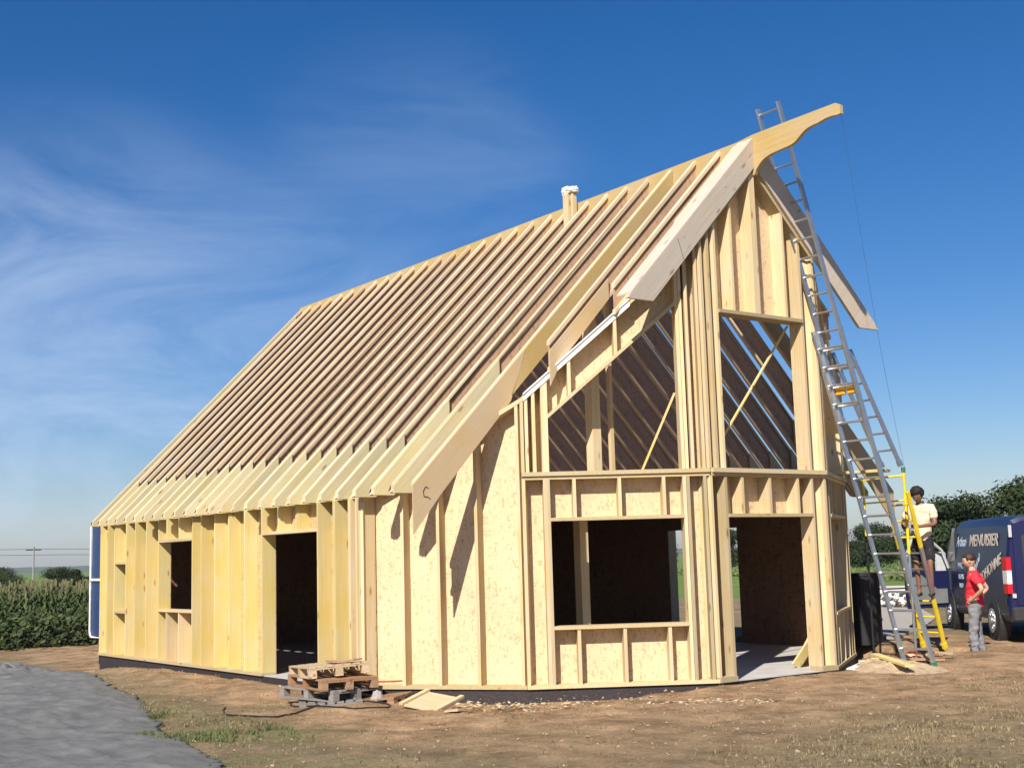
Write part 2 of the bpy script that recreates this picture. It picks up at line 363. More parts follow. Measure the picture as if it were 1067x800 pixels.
def sheath(W, cells, mat, par=house, name='wall'):
    mb = MB()
    for c in cells:
        if c[3] is None: W.sl(mb, c[0], c[1], c[2], .003, -.236, -.2215)
        elif isinstance(c[3], tuple): W.poly(mb, [(c[0], c[2][0]), (c[1], c[2][1]), (c[1], c[3][1]), (c[0], c[3][0])], -.236, -.2215)
        else: W.box(mb, c[0], c[1], c[2], c[3], -.236, -.2215)
    return mb.build(name, mat, par)
BT = T-.0
# long wall, near side
W0 = Wall(0)
w0 = sheath(W0, [(0, .88, .0, 2.6), (.88, 1.5, 0, .9), (.88, 1.5, 1.81, 2.6), (1.5, 3.27, 0, 2.6), (3.27, 4.83, 0, .965), (3.27, 4.83, 2.18, 2.6), (4.83, 7.69, 0, 2.6), (7.69, 9.53, 2.18, 2.6), (9.53, 10.823, 0, 2.6)], m_osbw)
plate(W0, 0, 7.69, 0, w0, 'bottom_plate', o1=.02); plate(W0, 9.53, 10.82, 0, w0, 'bottom_plate', o1=.02)
topplate(W0, w0)
for u in (.0, .43, 2.01, 2.60, 5.23, 5.80, 6.37, 7.00): stud(W0, u, T, 2.60, w0, m_yel)
for u in (.835, 1.50, 3.225, 4.83, 7.645, 9.53): stud(W0, u, T if u not in (7.645, 9.53) else T, 2.60, w0, m_yel)
stud(W0, 10.02, T, 2.60, w0, m_yel, w=.075); stud(W0, 10.47, T, 2.60, w0, m_stud, w=.07); stud(W0, 10.68, T, 2.60, w0, m_stud, w=.035); stud(W0, 10.775, T, 2.60, w0, m_stud)
plate(W0, .88, 1.5, .855, w0, 'window_sill'); plate(W0, .88, 1.5, 1.81, w0, 'lintel')
plate(W0, 3.27, 4.83, .92, w0, 'window_sill', o1=.012); plate(W0, 3.27, 4.83, 2.18, w0, 'lintel', o1=.008)
plate(W0, 7.69, 9.53, 2.18, w0, 'lintel', o1=.008)
for u in (3.63, 4.22): stud(W0, u, T, .92, w0, m_stud); stud(W0, u, 2.225, 2.60, w0, m_yel)
for u in (8.24, 8.84): stud(W0, u, 2.225, 2.60, w0, m_yel)
# canted wall beside the long wall
W1 = Wall(1)
w1 = sheath(W1, [(0, W1.len, 0, None)], m_osb)
plate(W1, 0, W1.len, 0, w1, 'bottom_plate', o1=.015); topplate(W1, w1)
for u in (0.0, .60, 1.125, 1.68, 2.29): studtop(W1, u, T, w1, m_stud)
# canted front walls, left one and its mirror on the right
def canted(i, flip):
    W = Wall(i); LN = W.len
    F = (lambda u: LN-u) if flip else (lambda u: u)
    def seg(a, b): return (min(F(a), F(b)), max(F(a), F(b)))
    def cells(l):
        r = []
        for c in l:
            a, b = seg(c[0], c[1])
            if isinstance(c[3], tuple) and flip: r.append((a, b, c[2][::-1], c[3][::-1]))
            else: r.append((a, b, c[2], c[3]))
        return r
    hd = lambda u: 3.24+.846*u      # underside of the sloped window head
    H0, H1 = hd(.375), hd(2.17)
    tp = lambda u: W.top(F(u))-.003
    w = sheath(W, cells([(0, .375, 0, None), (.375, 2.17, 0, .80), (.375, 2.17, 2.18, 2.84), (2.17, LN, 0, None), (.375, 2.17, (H0+T, H1+T), (tp(.375), tp(2.17)))]), m_osb)
    a, b = seg(0, LN)
    plate(W, a, b, 0, w, 'bottom_plate', o1=.02); topplate(W, w)
    plate(W, a, b, 2.735, w, 'rim_plate', o1=.0); plate(W, a, b, 2.782, w, 'rim_plate', o1=.028, h=.055)
    for u in (0.0, .285, .33, 2.17, 2.22, 2.45):
        for z0, z1 in ((T, 2.735), (2.838, None)):
            s0 = seg(u, u+T)[0]
            if z1: stud(W, s0, z0, z1, w, m_grey if u in (.33, 2.22, 2.45) else m_stud)
            else: studtop(W, s0, z0, w)
    for u in (.06, .16): studtop(W, seg(u, u+.05)[0], 2.838, w)
    for u in (2.30,): studtop(W, seg(u, u+T)[0], 2.838, w)
    for u in (.68, 1.29, 1.89):
        s0 = seg(u, u+T)[0]; stud(W, s0, T, .755, w); stud(W, s0, 2.225, 2.735, w)
    a, b = seg(.375, 2.17)
    plate(W, a, b, .755, w, 'window_sill', o1=.014); plate(W, a, b, 2.18, w, 'lintel', o1=.012)
    mb = MB(); z = [(F(.375), H0), (F(2.17), H1), (F(2.17), H1+T*1.3), (F(.375), H0+T*1.3)]; W.poly(mb, z, -.22, .0); mb.build('lintel', m_stud, w)
    for u in (.66, 1.31):
        s0, s1 = seg(u, u+T); g0 = lambda s: hd(F(s))+T*1.3
        mb = MB(); W.poly(mb, [(s0, g0(s0)), (s1, g0(s1)), (s1, W.top(s1)-T*1.4), (s0, W.top(s0)-T*1.4)], -.22, 0); mb.build('stud', m_stud, w)
    # white membrane over the outer part of the sloped top plate
    mb = MB(); a, b = seg(.05, 1.55)
    W.poly(mb, [(a, W.top(a)+.003), (b, W.top(b)+.003), (b, W.top(b)+.03), (a, W.top(a)+.03)], -.10, .03)
    W.poly(mb, [(a, W.top(a)-.085), (b, W.top(b)-.085), (b, W.top(b)+.003), (a, W.top(a)+.003)], .0065, .012)
    mb.build('membrane', m_memb, w)
    return w
w2 = canted(2, False); w4 = canted(4, True)
# central gable front
W3 = Wall(3)
w3 = sheath(W3, [(0, .32, 0, None), (.32, 2.03, 2.18, 2.84), (2.03, W3.len, 0, None), (.32, 2.03, 5.02, None)], m_osb)
plate(W3, 0, .32, 0, w3, 'bottom_plate', mat=m_grey, h=.07, o1=.025); plate(W3, 2.03, W3.len, 0, w3, 'bottom_plate', mat=m_grey, h=.07, o1=.02)
topplate(W3, w3)
plate(W3, 0.03, W3.len-.02, 2.735, w3, 'rim_plate', o1=.01); plate(W3, .03, W3.len-.02, 2.782, w3, 'rim_plate', o1=.045, h=.06)
for u in (0., .275, 2.03, 2.306):
    stud(W3, u, .07, 2.735, w3, m_grey if u == .275 else m_stud); studtop(W3, u, 2.842, w3)
for u in (.14,): studtop(W3, u, 2.842, w3)
for u in (.60, 1.15, 1.73): stud(W3, u, 2.225, 2.735, w3)
plate(W3, .32, 2.03, 2.18, w3, 'lintel', mat=m_plate, o1=.012)
plate(W3, .32, 2.03, 5.0, w3, 'lintel', mat=m_grey, h=.05, o1=.03)
for u, wd in ((.62, T), (1.07, .11), (1.70, T)): 
    mb = MB(); W3.sl(mb, u, u+wd, 5.05, T*1.4); mb.build('stud', m_stud, w3)
# corner posts closing the wedge between neighbouring walls
for i in (1, 2, 3, 4):
    A_, B_ = Wall(i), Wall(i+1)
    c = Vector((*WP[i+1], 0)); zt = rz(c.y)-.46
    mb = MB(); mb.prism([c+A_.n*-.002, c-A_.n*.22, c-(A_.n+B_.n).normalized()*.2, c-B_.n*.22+Vector((0, 0, 0))], (0, 0, zt)); mb.build('corner_post', m_stud, house)
# far walls
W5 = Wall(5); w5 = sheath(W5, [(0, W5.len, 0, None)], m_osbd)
W6 = Wall(6); k = W6.len
xo = lambda x: -3.309 - x
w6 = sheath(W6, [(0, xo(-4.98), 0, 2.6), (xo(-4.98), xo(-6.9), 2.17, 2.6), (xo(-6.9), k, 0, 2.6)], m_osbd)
W7 = Wall(7)
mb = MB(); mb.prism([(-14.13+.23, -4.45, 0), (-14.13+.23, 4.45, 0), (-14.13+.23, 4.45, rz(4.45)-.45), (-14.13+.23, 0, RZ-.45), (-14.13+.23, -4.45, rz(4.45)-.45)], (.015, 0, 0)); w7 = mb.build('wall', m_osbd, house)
for W, ww in ((W5, w5), (W6, w6)):
    plate(W, 0, W.len if W is W5 else xo(-4.98), 0, ww, 'bottom_plate'); topplate(W, ww)
    u = 0
    while u < W.len-.05:
        if not (W is W6 and xo(-4.98)-.05 < u < xo(-6.9)-.02): studtop(W, u, T, ww)
        u += .6
for yy in (-4.6, -3.4, -2.2, -1, .2, 1.4, 2.6, 3.8):
    mb = MB(); mb.prism([(-14.12, yy, 0), (-14.12, yy+T, 0), (-14.12, yy+T, rz(yy+T)-.46), (-14.12, yy, rz(yy)-.46)], (.21, 0, 0)); mb.build('stud', m_yel, w7)
# floor slab with coated plinth, upper floor deck, partitions
def inset(d):
    c = []
    for i in range(8):
        a, b = Wall((i-1) % 8), Wall(i); p_ = Vector((*WP[i], 0)); n = (a.n+b.n); n = n/(n.dot(a.n)); c.append(p_-n*d)
    return c
mb = MB(); mb.prism([q+Vector((0, 0, -.5)) for q in inset(.015)], (0, 0, .496)); mb.build('plinth', m_bitumen, house)
mb = MB(); mb.prism([q+Vector((0, 0, -.003)) for q in inset(.0)], (0, 0, .0)) if False else None
mb = MB(); mb.prism([q+Vector((0, 0, -.003)) for q in inset(.24)], (0, 0, .012)); 
mb.prism([(-.24, -.84, -.003), (.0, -.84, -.003), (.0, .84, -.003), (-.24, .84, -.003)], (0, 0, .0115))
mb.prism([(-6.42, -4.68, -.003), (-4.62, -4.68, -.003), (-4.62, -4.45, -.003), (-6.42, -4.45, -.003)], (0, 0, .0115)); mb.build('floor_slab', m_conc, house)
mb = MB(); mb.prism([(-13.85, -4.43, 2.66), (-3.4, -4.43, 2.66), (-1.75, -3.24, 2.66), (-1.75, 3.24, 2.66), (-3.4, 4.43, 2.66), (-13.85, 4.43, 2.66)], (0, 0, .16)); mb.build('upper_floor', m_osbd, house)
def near(x, y, z0, z1, r, name, mat): 
    mb = MB(); mb.box((x-r, y-r, z0), (x+r, y+r, z1)); return mb.build(name, mat, house)
near(-2.25, -1.62, .012, 2.655, .075, 'interior_post', m_stud); near(-1.35, -2.06, 2.4, 5.05, .075, 'interior_post', m_stud); near(-1.30, -1.78, 2.83, 5.3, .03, 'interior_post', m_stud)
MB().beam((-.43, -1.35, 3.9), (-.72, -1.75, 2.84), .03, .03).build('brace', m_yel, house)
MB().beam((-.30, .88, 5.0), (-.30, -.80, 3.05), .035, .02).build('brace', m_yel, house)

# rafters: I joists with timber flanges and a board web
def ipoly(a, b, ta, tb, yend, tail):
    """side profile between vertical offsets ta..tb below the roof line"""
    top = lambda y: rz(y)-ta; bot = lambda y: rz(y)-tb
    pts = [(a, top(a))]
    if tail:
        zc = 2.61
        yt = (RZ-ta-zc)/SL; yb = (RZ-tb-zc)/SL
        if yt > yend: pts += [(yend, top(yend)), (yend, zc)] if top(yend) > zc+1e-4 else []
        else: pts += [(yt, zc)]
        pts += [(yb, zc)]
    else: pts += [(b, top(b)), (b, bot(b))]
    pts += [(a, bot(a))]
    return pts
def extr(mb, pts, s, x0, x1): return mb.prism([(x0, s*y, z) for y, z in pts], (x1-x0, 0, 0))
def rafter(x, s, yend=4.838, tail=True, pack=4.09, mat_pack=m_pack, full=False, fac=None):
    mb = MB()
    extr(mb, ipoly(.032, yend, 0, .064, yend, tail), s, -.034, .034)
    D_ = .43 if s < 0 or not tail else .50
    extr(mb, ipoly(.032, yend, D_-.064, D_, yend, tail), s, -.03, .03)
    f = mb.build('rafter', m_flange, house, loc=Vector((0, 0, 0))); f.location = Vector((x, 0, 0))-house.location
    mb = MB(); extr(mb, ipoly(.034, yend-.002, .0645, D_-.0645, yend-.002, tail), s, -.006, .006)
    wb = mb.build('web', m_web, f, loc=Vector((0, 0, 0)))
    if pack is not None:
        top = lambda y: rz(y)-.008; bot = lambda y: rz(y)-.425; yend += .006
        if tail: pts = [(pack, top(pack)), (yend, top(yend)), (yend, 2.60), ((RZ-.425-2.60)/SL, 2.60), (pack, bot(pack))]
        else: pts = [(pack, top(pack)), (yend, top(yend)), (yend, bot(yend)), (pack, bot(pack))]
        mb = MB(); extr(mb, pts, s, .0345, .056); extr(mb, pts, s, -.056, -.0345); mb.build('tail_board', mat_pack, f, loc=Vector((0, 0, 0)))
    return f
for s in (-1, 1):
    proto = rafter(-3.2, s, pack=4.05)
    for k in range(1, 22):
        c = copy_tree(proto); c.parent = house; c.location = proto.location+Vector((-.503*k, 0, 0))
    rafter(-14.2, s, pack=.2)
    rafter(-2.71, s, pack=3.60); rafter(-2.195, s, pack=3.08)
    # rafter closed by a tan and yellow board, with a deep plumb cut tail
    f = rafter(-1.68, s, yend=4.838, tail=False, pack=None)
    mb = MB(); extr(mb, [(2.99, rz(2.99)-.012), (4.87, rz(4.87)-.012), (4.87, 2.04), (4.45, rz(4.45)-.56), (3.28, rz(3.28)-.48)], s, .0345, .056); mb.build('fascia_board', m_tan, f, loc=Vector((0, 0, 0)))
    mb = MB(); extr(mb, [(.04, rz(.04)-.012), (2.97, rz(2.97)-.012), (3.26, rz(3.26)-.42), (.04, rz(.04)-.42)], s, .0345, .056); mb.build('fascia_board', m_ply, f, loc=Vector((0, 0, 0)))
    f = rafter(-1.14, s, yend=2.98, tail=False, pack=None)
    mb = MB(); extr(mb, [(1.9, rz(1.9)-.13), (2.995, rz(2.995)-.13), (2.995, rz(2.995)-.60), (2.80, rz(2.8)-.46), (1.9, rz(1.9)-.42)], s, .031, .05); mb.build('fascia_board', m_tan, f, loc=Vector((0, 0, 0)))
    rafter(-.63, s, yend=2.22, tail=False, pack=None)
    # barge boards
    zc = 5.03
    mb = MB(); extr(mb, [(.034, RZ-.034*SL), ((RZ-zc)/SL, zc), ((RZ-.46-zc)/SL, zc), (.034, RZ-.46)], s, .0, .05); bb = mb.build('barge_board', m_barge, house)
    mb = MB(); extr(mb, [(.034, rz(.034)+.002), (2.5, rz(2.5)+.002), (2.5, rz(2.5)+.022), (.034, rz(.034)+.022)], s, -.24, .048); mb.build('verge_board', m_barge, bb)
    mb = MB(); extr(mb, [(.034, rz(.034)-.003), (1.3, rz(1.3)-.003), (1.36, rz(1.36)-.12), (.034, rz(.034)-.12)], s, -.33, -.245); mb.build('packing_board', m_stud, bb)
sp_ = [(-4.62, rz(4.62)-.28), (-4.70, rz(4.7)-.16), (-4.76, rz(4.76)-.2), (-4.74, rz(4.74)-.34), (-4.66, rz(4.66)-.42), (-4.58, rz(4.58)-.55)]
MB().tube([(-1.618, -4.66+(y+4.66)*.6, rz(4.66)-.30+(z-rz(4.66)+.30)*.6) for y, z in sp_], .004, 5).build('strap', m_black, house)
for y, z0, z1 in ((-1.62, .05, .45), (-.62, .20, .22)): MB().beam((.051, y, rz(y)-z0), (.051, y-.02+.16*(z1 > .3), rz(y)-z1), .004, .006, (1, 0, 0)).build('board_joint', m_dark0, house)
# ridge beam whose end is cut to a curved prow
pr = [(-14.28, 7.30), (-14.28, 7.652), (-.30, 7.655), (.05, 7.684), (.70, 7.69), (1.57, 7.69), (1.646, 7.644), (1.645, 7.524), (1.603, 7.516), (1.489, 7.531), (1.38, 7.527), (1.253, 7.506), (1.16, 7.500), (1.083, 7.49), (1.02, 7.47), (.976, 7.448), (.91, 7.405), (.847, 7.364), (.79, 7.342), (.722, 7.33),
      (.543, 7.320), (.38, 7.308), (.268, 7.283), (.20, 7.250), (.152, 7.212), (.09, 7.155), (.056, 7.09), (-.20, 7.08), (-.20, 7.30)]
MB().prism([(x, -.03, z) for x, z in pr], (0, .06, 0)).build('ridge_beam', m_ridge, house)
# small wooden duct with a plastic hood at the ridge
mb = MB(); mb.box((-4.15, -.2, 7.2), (-4.01, -.06, 7.84)); d_ = mb.build('ridge_duct', m_stud, house)
mb = MB(); mb.box((-3.99, -.16, 7.3), (-3.93, -.08, 7.84)); mb.build('ridge_post', m_stud, house)
bm = bmesh.new(); bmesh.ops.create_icosphere(bm, subdivisions=4, radius=1)
for v in bm.verts:
    c = v.co; q = max(abs(c.x), abs(c.y), abs(c.z))**.6; c = c/q; n = 1+.22*noise.noise(c*2.7)+.08*noise.noise(c*8)
    v.co = Vector((c.x*.165*n-4.04, c.y*.09*n-.12, c.z*(.055+.02*(c.x < .1))*n+7.87))
for v in bm.verts: v.co -= house.location
me = bpy.data.meshes.new('plastic_hood'); bm.to_mesh(me); bm.free(); me.materials.append(m_memb)
o = bpy.data.objects.new('plastic_hood', me); COL.objects.link(o); o.parent = d_

# ------------------------------------------------------------------ people
def skin_mesh(verts, edges, sub=2):
    """verts: list of (co, rx, ry)"""
    me = bpy.data.meshes.new('tmp'); me.from_pydata([v[0] for v in verts], edges, [])
    o = bpy.data.objects.new('tmp', me); COL.objects.link(o)
    sk = o.modifiers.new('s', 'SKIN'); sk.use_smooth_shade = True
    d = me.skin_vertices[0].data
    for i, v in enumerate(verts): d[i].radius = (v[1], v[2]); d[i].use_root = (i == 0)
    sb = o.modifiers.new('b', 'SUBSURF'); sb.levels = sub; sb.render_levels = sub
    dg = bpy.context.evaluated_depsgraph_get(); dg.update()
    r = bpy.data.meshes.new_from_object(o.evaluated_get(dg)); bpy.data.objects.remove(o)
    for p in r.polygons: p.use_smooth = True
    return r
def chain(pts): # [(co, r) ...] -> verts, edges
    v = []
    for q in pts: v.append((q[0], q[1], q[2] if len(q) > 2 else q[1]))
    return v, [(i, i+1) for i in range(len(v)-1)]
def join_meshes(name, ms, mats_each, parent):
    bm = bmesh.new(); mats = []
    for m, mt in zip(ms, mats_each):
        n0 = len(bm.faces); bm.from_mesh(m); bm.faces.ensure_lookup_table()
        if mt not in mats: mats.append(mt)
        for f in bm.faces[n0:]: f.material_index = mats.index(mt); f.smooth = True
        bpy.data.meshes.remove(m)
    me = bpy.data.meshes.new(name); bm.to_mesh(me); bm.free()
    for m in mats: me.materials.append(m)
    o = bpy.data.objects.new(name, me); COL.objects.link(o)
    if parent: o.parent = parent
    return o
def folds(o, amp=.011, f=9):
    for v in o.data.vertices:
        q = v.co; n = noise.noise(Vector((q.x*f, q.y*f, q.z*f*1.7)))+.5*noise.noise(Vector((q.x*f*2.3, q.y*f*2.3, q.z*f*3.1+5))); v.co = v.co+v.normal*n*amp*1.6
def blob(c, r, sub=3, rot=None, sculpt=None):
    bm = bmesh.new(); bmesh.ops.create_icosphere(bm, subdivisions=sub, radius=1)
    for v in bm.verts:
        if sculpt: v.co = Vector(sculpt(v.co.copy()))
        v.co = Vector((v.co.x*r[0], v.co.y*r[1], v.co.z*r[2]))
        if rot: v.co = rot @ v.co
        v.co += Vector(c)
    me = bpy.data.meshes.new('blob'); bm.to_mesh(me); bm.free(); return me
def person(loc, ang, J, cloth, label, hair_mode):
    root = empty('person', loc, ang); tag(root, label, 'person')
    sk, dark, mhair, mshirt, mtrou, mshoe = cloth
    V3 = Vector
    ms = []; mt = []
    # body: one skinned tree rooted at the pelvis
    vs = []; es = []
    def add(co, rx, ry=None, par=None):
        vs.append((J[co] if isinstance(co, str) else co, rx, ry or rx)); i = len(vs)-1
        if par is not None: es.append((par, i))
        return i
    pel = add('pelvis', .112, .088); sp = add('spine', .105, .08, pel); ch = add('chest', .13, .09, sp); nk = add('neck', .052, .052, ch); hb = add('headbase', .05, .05, nk)
    for s in 'lr':
        sh = add('sh_'+s, .058, .055, ch); el = add('el_'+s, .042, .042, sh); wr = add('wr_'+s, .027, .027, el); pm = add('palm_'+s, .034, .018, wr)
        hp = add('hip_'+s, .078, .078, pel); kn = add('kn_'+s, .050, .050, hp); ak = add('ak_'+s, .034, .034, kn)
        toe = add(tuple(V3(J['ak_'+s])+V3((.13, 0, -.05))), .035, .03, ak)
    ms.append(skin_mesh(vs, es)); mt.append(sk)
    hd = V3(J['head']); pit = J.get('pitch', 0); rot = Matrix.Rotation(J.get('turn', 0), 3, 'Z') @ Matrix.Rotation(pit, 3, 'Y')
    def face(v):
        x, y, z = v
        if z < -.2: y *= 1-.38*(-.2-z); x = x*(1-.12*(-.2-z))
        if x > .75 and abs(y) < .22 and -.25 < z < .1: x += .22*(1-abs(y)/.22)*(1-abs(z+.1)/.25)     # nose
        if x > .6 and .05 < z < .25 and .15 < abs(y) < .5: x -= .07                                      # eye sockets
        if x > .6 and -.55 < z < -.42 and abs(y) < .3: x += .05
        return x, y, z
    ms.append(blob(hd, (.098, .076, .118), 4, rot, face)); mt.append(sk)
    for s in (-1, 1):
        ms.append(blob(hd+rot @ V3((-.005, s*.078, -.005)), (.02, .01, .032), 2, rot)); mt.append(sk)
        ms.append(blob(hd+rot @ V3((.083, s*.03, .012)), (.010, .012, .008), 2, rot)); mt.append(dark)
    ms.append(blob(hd+rot @ V3((.084, 0, -.055)), (.008, .024, .006), 2, rot)); mt.append(dark)
    # fingers
    for s in 'lr':
        wr, pm = V3(J['wr_'+s]), V3(J['palm_'+s]); d = (pm-wr).normalized(); side = V3(J.get('hside_'+s, (0, 0, 1))); side = (side-d*side.dot(d)).normalized(); nrm = d.cross(side)
        for k, ln in enumerate((.068, .078, .072, .055)):
            b = pm+side*(.024-.016*k)+d*.0; p1 = b+d*ln*.5; p2 = p1+(d*.7+nrm*.6).normalized()*ln*.35; p3 = p2+(d*.3+nrm).normalized()*ln*.3
            v_, e_ = chain([(tuple(b), .0095), (tuple(p1), .009), (tuple(p2), .008), (tuple(p3), .007)]); ms.append(skin_mesh(v_, e_, 1)); mt.append(sk)
        b = wr+(pm-wr)*.45+side*.022; v_, e_ = chain([(tuple(b), .011), (tuple(b+(side+d).normalized()*.035), .0105), (tuple(b+(side*.5+d).normalized()*.065), .009)]); ms.append(skin_mesh(v_, e_, 1)); mt.append(sk)
    join_meshes('body', ms, mt, root)
    # hair
    def hr(v):
        x, y, z = v
        if hair_mode == 'curly': n_ = 1+.10*noise.noise(v*3.5)+.05*noise.noise(v*9)
        else: n_ = 1+.05*noise.noise(v*5)
        z2 = z
        if z < -.05: z2 = -.05+(z+.05)*.55
        if x > .45 and z < .35: x = .45+(x-.45)*.1; 
        return x*n_, y*n_, z2*n_
    ms = [blob(hd+rot @ V3((-.018, 0, .034)), (.112, .093, .105) if hair_mode != 'curly' else (.118, .112, .128), 4, rot, hr)]
    join_meshes('hair', ms, [mhair], root)
    # shirt
    vs = []; es = []
    pel2 = tuple(V3(J['pelvis'])+V3((0, 0, -.13)))
    a = add(pel2, .165, .145); b = add('spine', .15, .115, a); c = add('chest', .165, .125, b); n_ = add(tuple(V3(J['chest']).lerp(V3(J['neck']), .75)), .075, .07, c)
    for s in 'lr':
        q = add('sh_'+s, .082, .078, c); add(tuple(V3(J['sh_'+s]).lerp(V3(J['el_'+s]), .72)), .066, .066, q)
    folds(join_meshes('t_shirt', [skin_mesh(vs, es, 3)], [mshirt], root), .010, 8)
    vs = []; es = []
    a = add(tuple(V3(J['pelvis'])+V3((0, 0, .06))), .14, .12); a2 = add(tuple(V3(J['pelvis'])+V3((0, 0, -.05))), .14, .12, a)
    for s in 'lr':
        h = add(tuple(V3(J['hip_'+s])+V3((0, 0, -.08))), .10, .10, a2)
        if J.get('shorts'): add(tuple(V3(J['kn_'+s]).lerp(V3(J['hip_'+s]), .05)), .085, .085, h)
        else:
            k_ = add('kn_'+s, .078, .078, h); m_ = add(tuple(V3(J['kn_'+s]).lerp(V3(J['ak_'+s]), .5)), .074, .074, k_); add(tuple(V3(J['kn_'+s]).lerp(V3(J['ak_'+s]), .95)), .068, .068, m_)
    folds(join_meshes('trousers', [skin_mesh(vs, es, 3)], [mtrou], root), .013, 9)
    for s in 'lr':
        ak = V3(J['ak_'+s]); v_, e_ = chain([(tuple(ak+V3((-.05, 0, -.035))), .045, .042), (tuple(ak+V3((.05, 0, -.045))), .047, .035), (tuple(ak+V3((.17, 0, -.055))), .042, .026)])
        join_meshes('shoe', [skin_mesh(v_, e_)], [mshoe], root)
    return root
m_skin1 = plain('skin_light', (.50, .29, .20), .5, var=.06); m_skin2 = plain('skin_dark', (.20, .105, .065), .5, var=.06)
m_dark = plain('dark_detail', (.02, .015, .012), .4); m_hair1 = plain('hair_brown', (.035, .016, .010), .6); m_hair2 = plain('hair_black', (.012, .009, .009), .7, bump=.5)
m_red = plain('red_cotton', (.62, .025, .045), .85, var=.12, scale=9, bump=.3); m_cream = plain('cream_cotton', (.72, .58, .42), .85, var=.08, scale=9, bump=.3)
m_gtr = plain('grey_workwear', (.19, .19, .20), .9, var=.2, scale=9, bump=.5); m_btr = plain('black_shorts', (.018, .017, .02), .9, bump=.4)
m_shoe = plain('grey_shoe', (.16, .15, .15), .7); m_bshoe = plain('black_shoe', (.02, .02, .02), .6)
J1 = dict(pelvis=(0, 0, .98), spine=(.0, 0, 1.16), chest=(-.01, 0, 1.36), neck=(.0, 0, 1.52), headbase=(.02, 0, 1.58), head=(.045, 0, 1.665), pitch=R_(12), turn=R_(8),
          sh_l=(-.02, .19, 1.45), el_l=(-.16, .33, 1.20), wr_l=(.02, .20, 1.04), palm_l=(.07, .165, 1.0), hside_l=(0, 0, 1),
          sh_r=(-.02, -.19, 1.45), el_r=(-.20, -.30, 1.20), wr_r=(-.02, -.20, 1.04), palm_r=(.03, -.165, 1.0), hside_r=(0, 0, 1),
          hip_l=(0, .095, .92), kn_l=(.05, .12, .50), ak_l=(.02, .13, .09), hip_r=(0, -.095, .92), kn_r=(.0, -.11, .50), ak_r=(-.09, -.12, .09))
rm = person((.02, 4.55, gzn(.02, 4.55)+.03), R_(-150), J1, (m_skin1, m_dark, m_hair1, m_red, m_gtr, m_shoe), 'man in a red t-shirt and grey work trousers standing with his hands on his hips', 'short')
rm.scale = (.96, .96, .96)
J2 = dict(pelvis=(-.06, 0, .98), spine=(-.05, 0, 1.15), chest=(-.02, 0, 1.35), neck=(.02, 0, 1.50), headbase=(.05, 0, 1.55), head=(.095, -.01, 1.625), pitch=R_(32), turn=R_(-8), shorts=1,
          sh_l=(-.01, .19, 1.43), el_l=(.10, .24, 1.16), wr_l=(.30, .05, 1.13), palm_l=(.345, -.01, 1.13), hside_l=(0, 0, 1),
          sh_r=(-.01, -.19, 1.43), el_r=(.08, -.27, 1.15), wr_r=(.29, -.17, 1.05), palm_r=(.34, -.13, 1.05), hside_r=(0, 0, 1),
          hip_l=(-.06, .09, .92), kn_l=(.05, .11, .52), ak_l=(-.01, .10, .09), hip_r=(-.06, -.09, .92), kn_r=(.04, -.11, .52), ak_r=(-.01, -.10, .09))
person((-.60, 4.17, .90), R_(-66), J2, (m_skin2, m_dark, m_hair2, m_cream, m_btr, m_bshoe), 'man with curly black hair in a cream t-shirt standing up on the yellow ladder', 'curly')

# ------------------------------------------------------------------ ladders and scaffold
def ladder(name, base, top, wd, label, segs=None, step=.28, sec=(.034, .07), feet=m_green, cat='ladder', wx=(1, 0, 0), rungmats=None):
    base = Vector(base); top = Vector(top); wv = Vector(wx).normalized(); d = (top-base); ln = d.length; d.normalize(); nrm = wv.cross(d)
    root = empty(name, base); tag(root, label, cat)
    for s in (-1, 1):
        mb = MB(); mats = []
        for a, b, mt in (segs or [(0, ln, m_alu)]):
            if mt not in mats: mats.append(mt)
            mb.mi = mats.index(mt); mb.beam(base+wv*s*wd/2+d*a, base+wv*s*wd/2+d*b, sec[0], sec[1], nrm)
        o = mb.build('stile', mats, root)
        MB().beam(base+wv*s*wd/2-d*.02, base+wv*s*wd/2+d*.07, sec[0]+.014, sec[1]+.014, nrm).build('foot', feet, o)
    q = .25
    while q < ln-.05:
        mt = m_alu
        for a, b, m_ in (segs or []):
            if a <= q < b: mt = m_
        MB().tube([base-wv*wd/2+d*q, base+wv*wd/2+d*q], .017, 8).build('rung', mt, root); q += step
    return root
b0 = Vector((.669, 2.165, gz(.67, 2.2)+.02)); t0 = Vector((0, .362, 8.1)); dd = (t0-b0).normalized(); nn = Vector((1, 0, 0)).cross(dd)
ladder('extension_ladder', b0, b0+dd*5.0, .50, 'tall aluminium ladder, lower section standing on the ground beside the gable')
ladder('extension_ladder', b0+dd*3.6-nn*.07+Vector((-.02, 0, 0)), t0+nn*-.07+dd*.12, .40, 'upper aluminium ladder section reaching past the curved ridge beam', feet=m_alu)
ladder('short_ladder', (-.07, 2.80, 2.95), (-.58, 2.42, 4.78), .34, 'short aluminium ladder leaning against the right eaves above the plank', feet=m_alu)
ladder('painted_ladder', (-.79, 4.54, .09), (-.525, 3.5, 2.56), .46, 'yellow and bare aluminium ladder with the man in cream on it', segs=[(0, .85, m_yp), (.85, 1.75, m_alu), (1.75, 2.7, m_yp)], sec=(.03, .07), wx=(.99, -.13, 0), feet=m_yp)
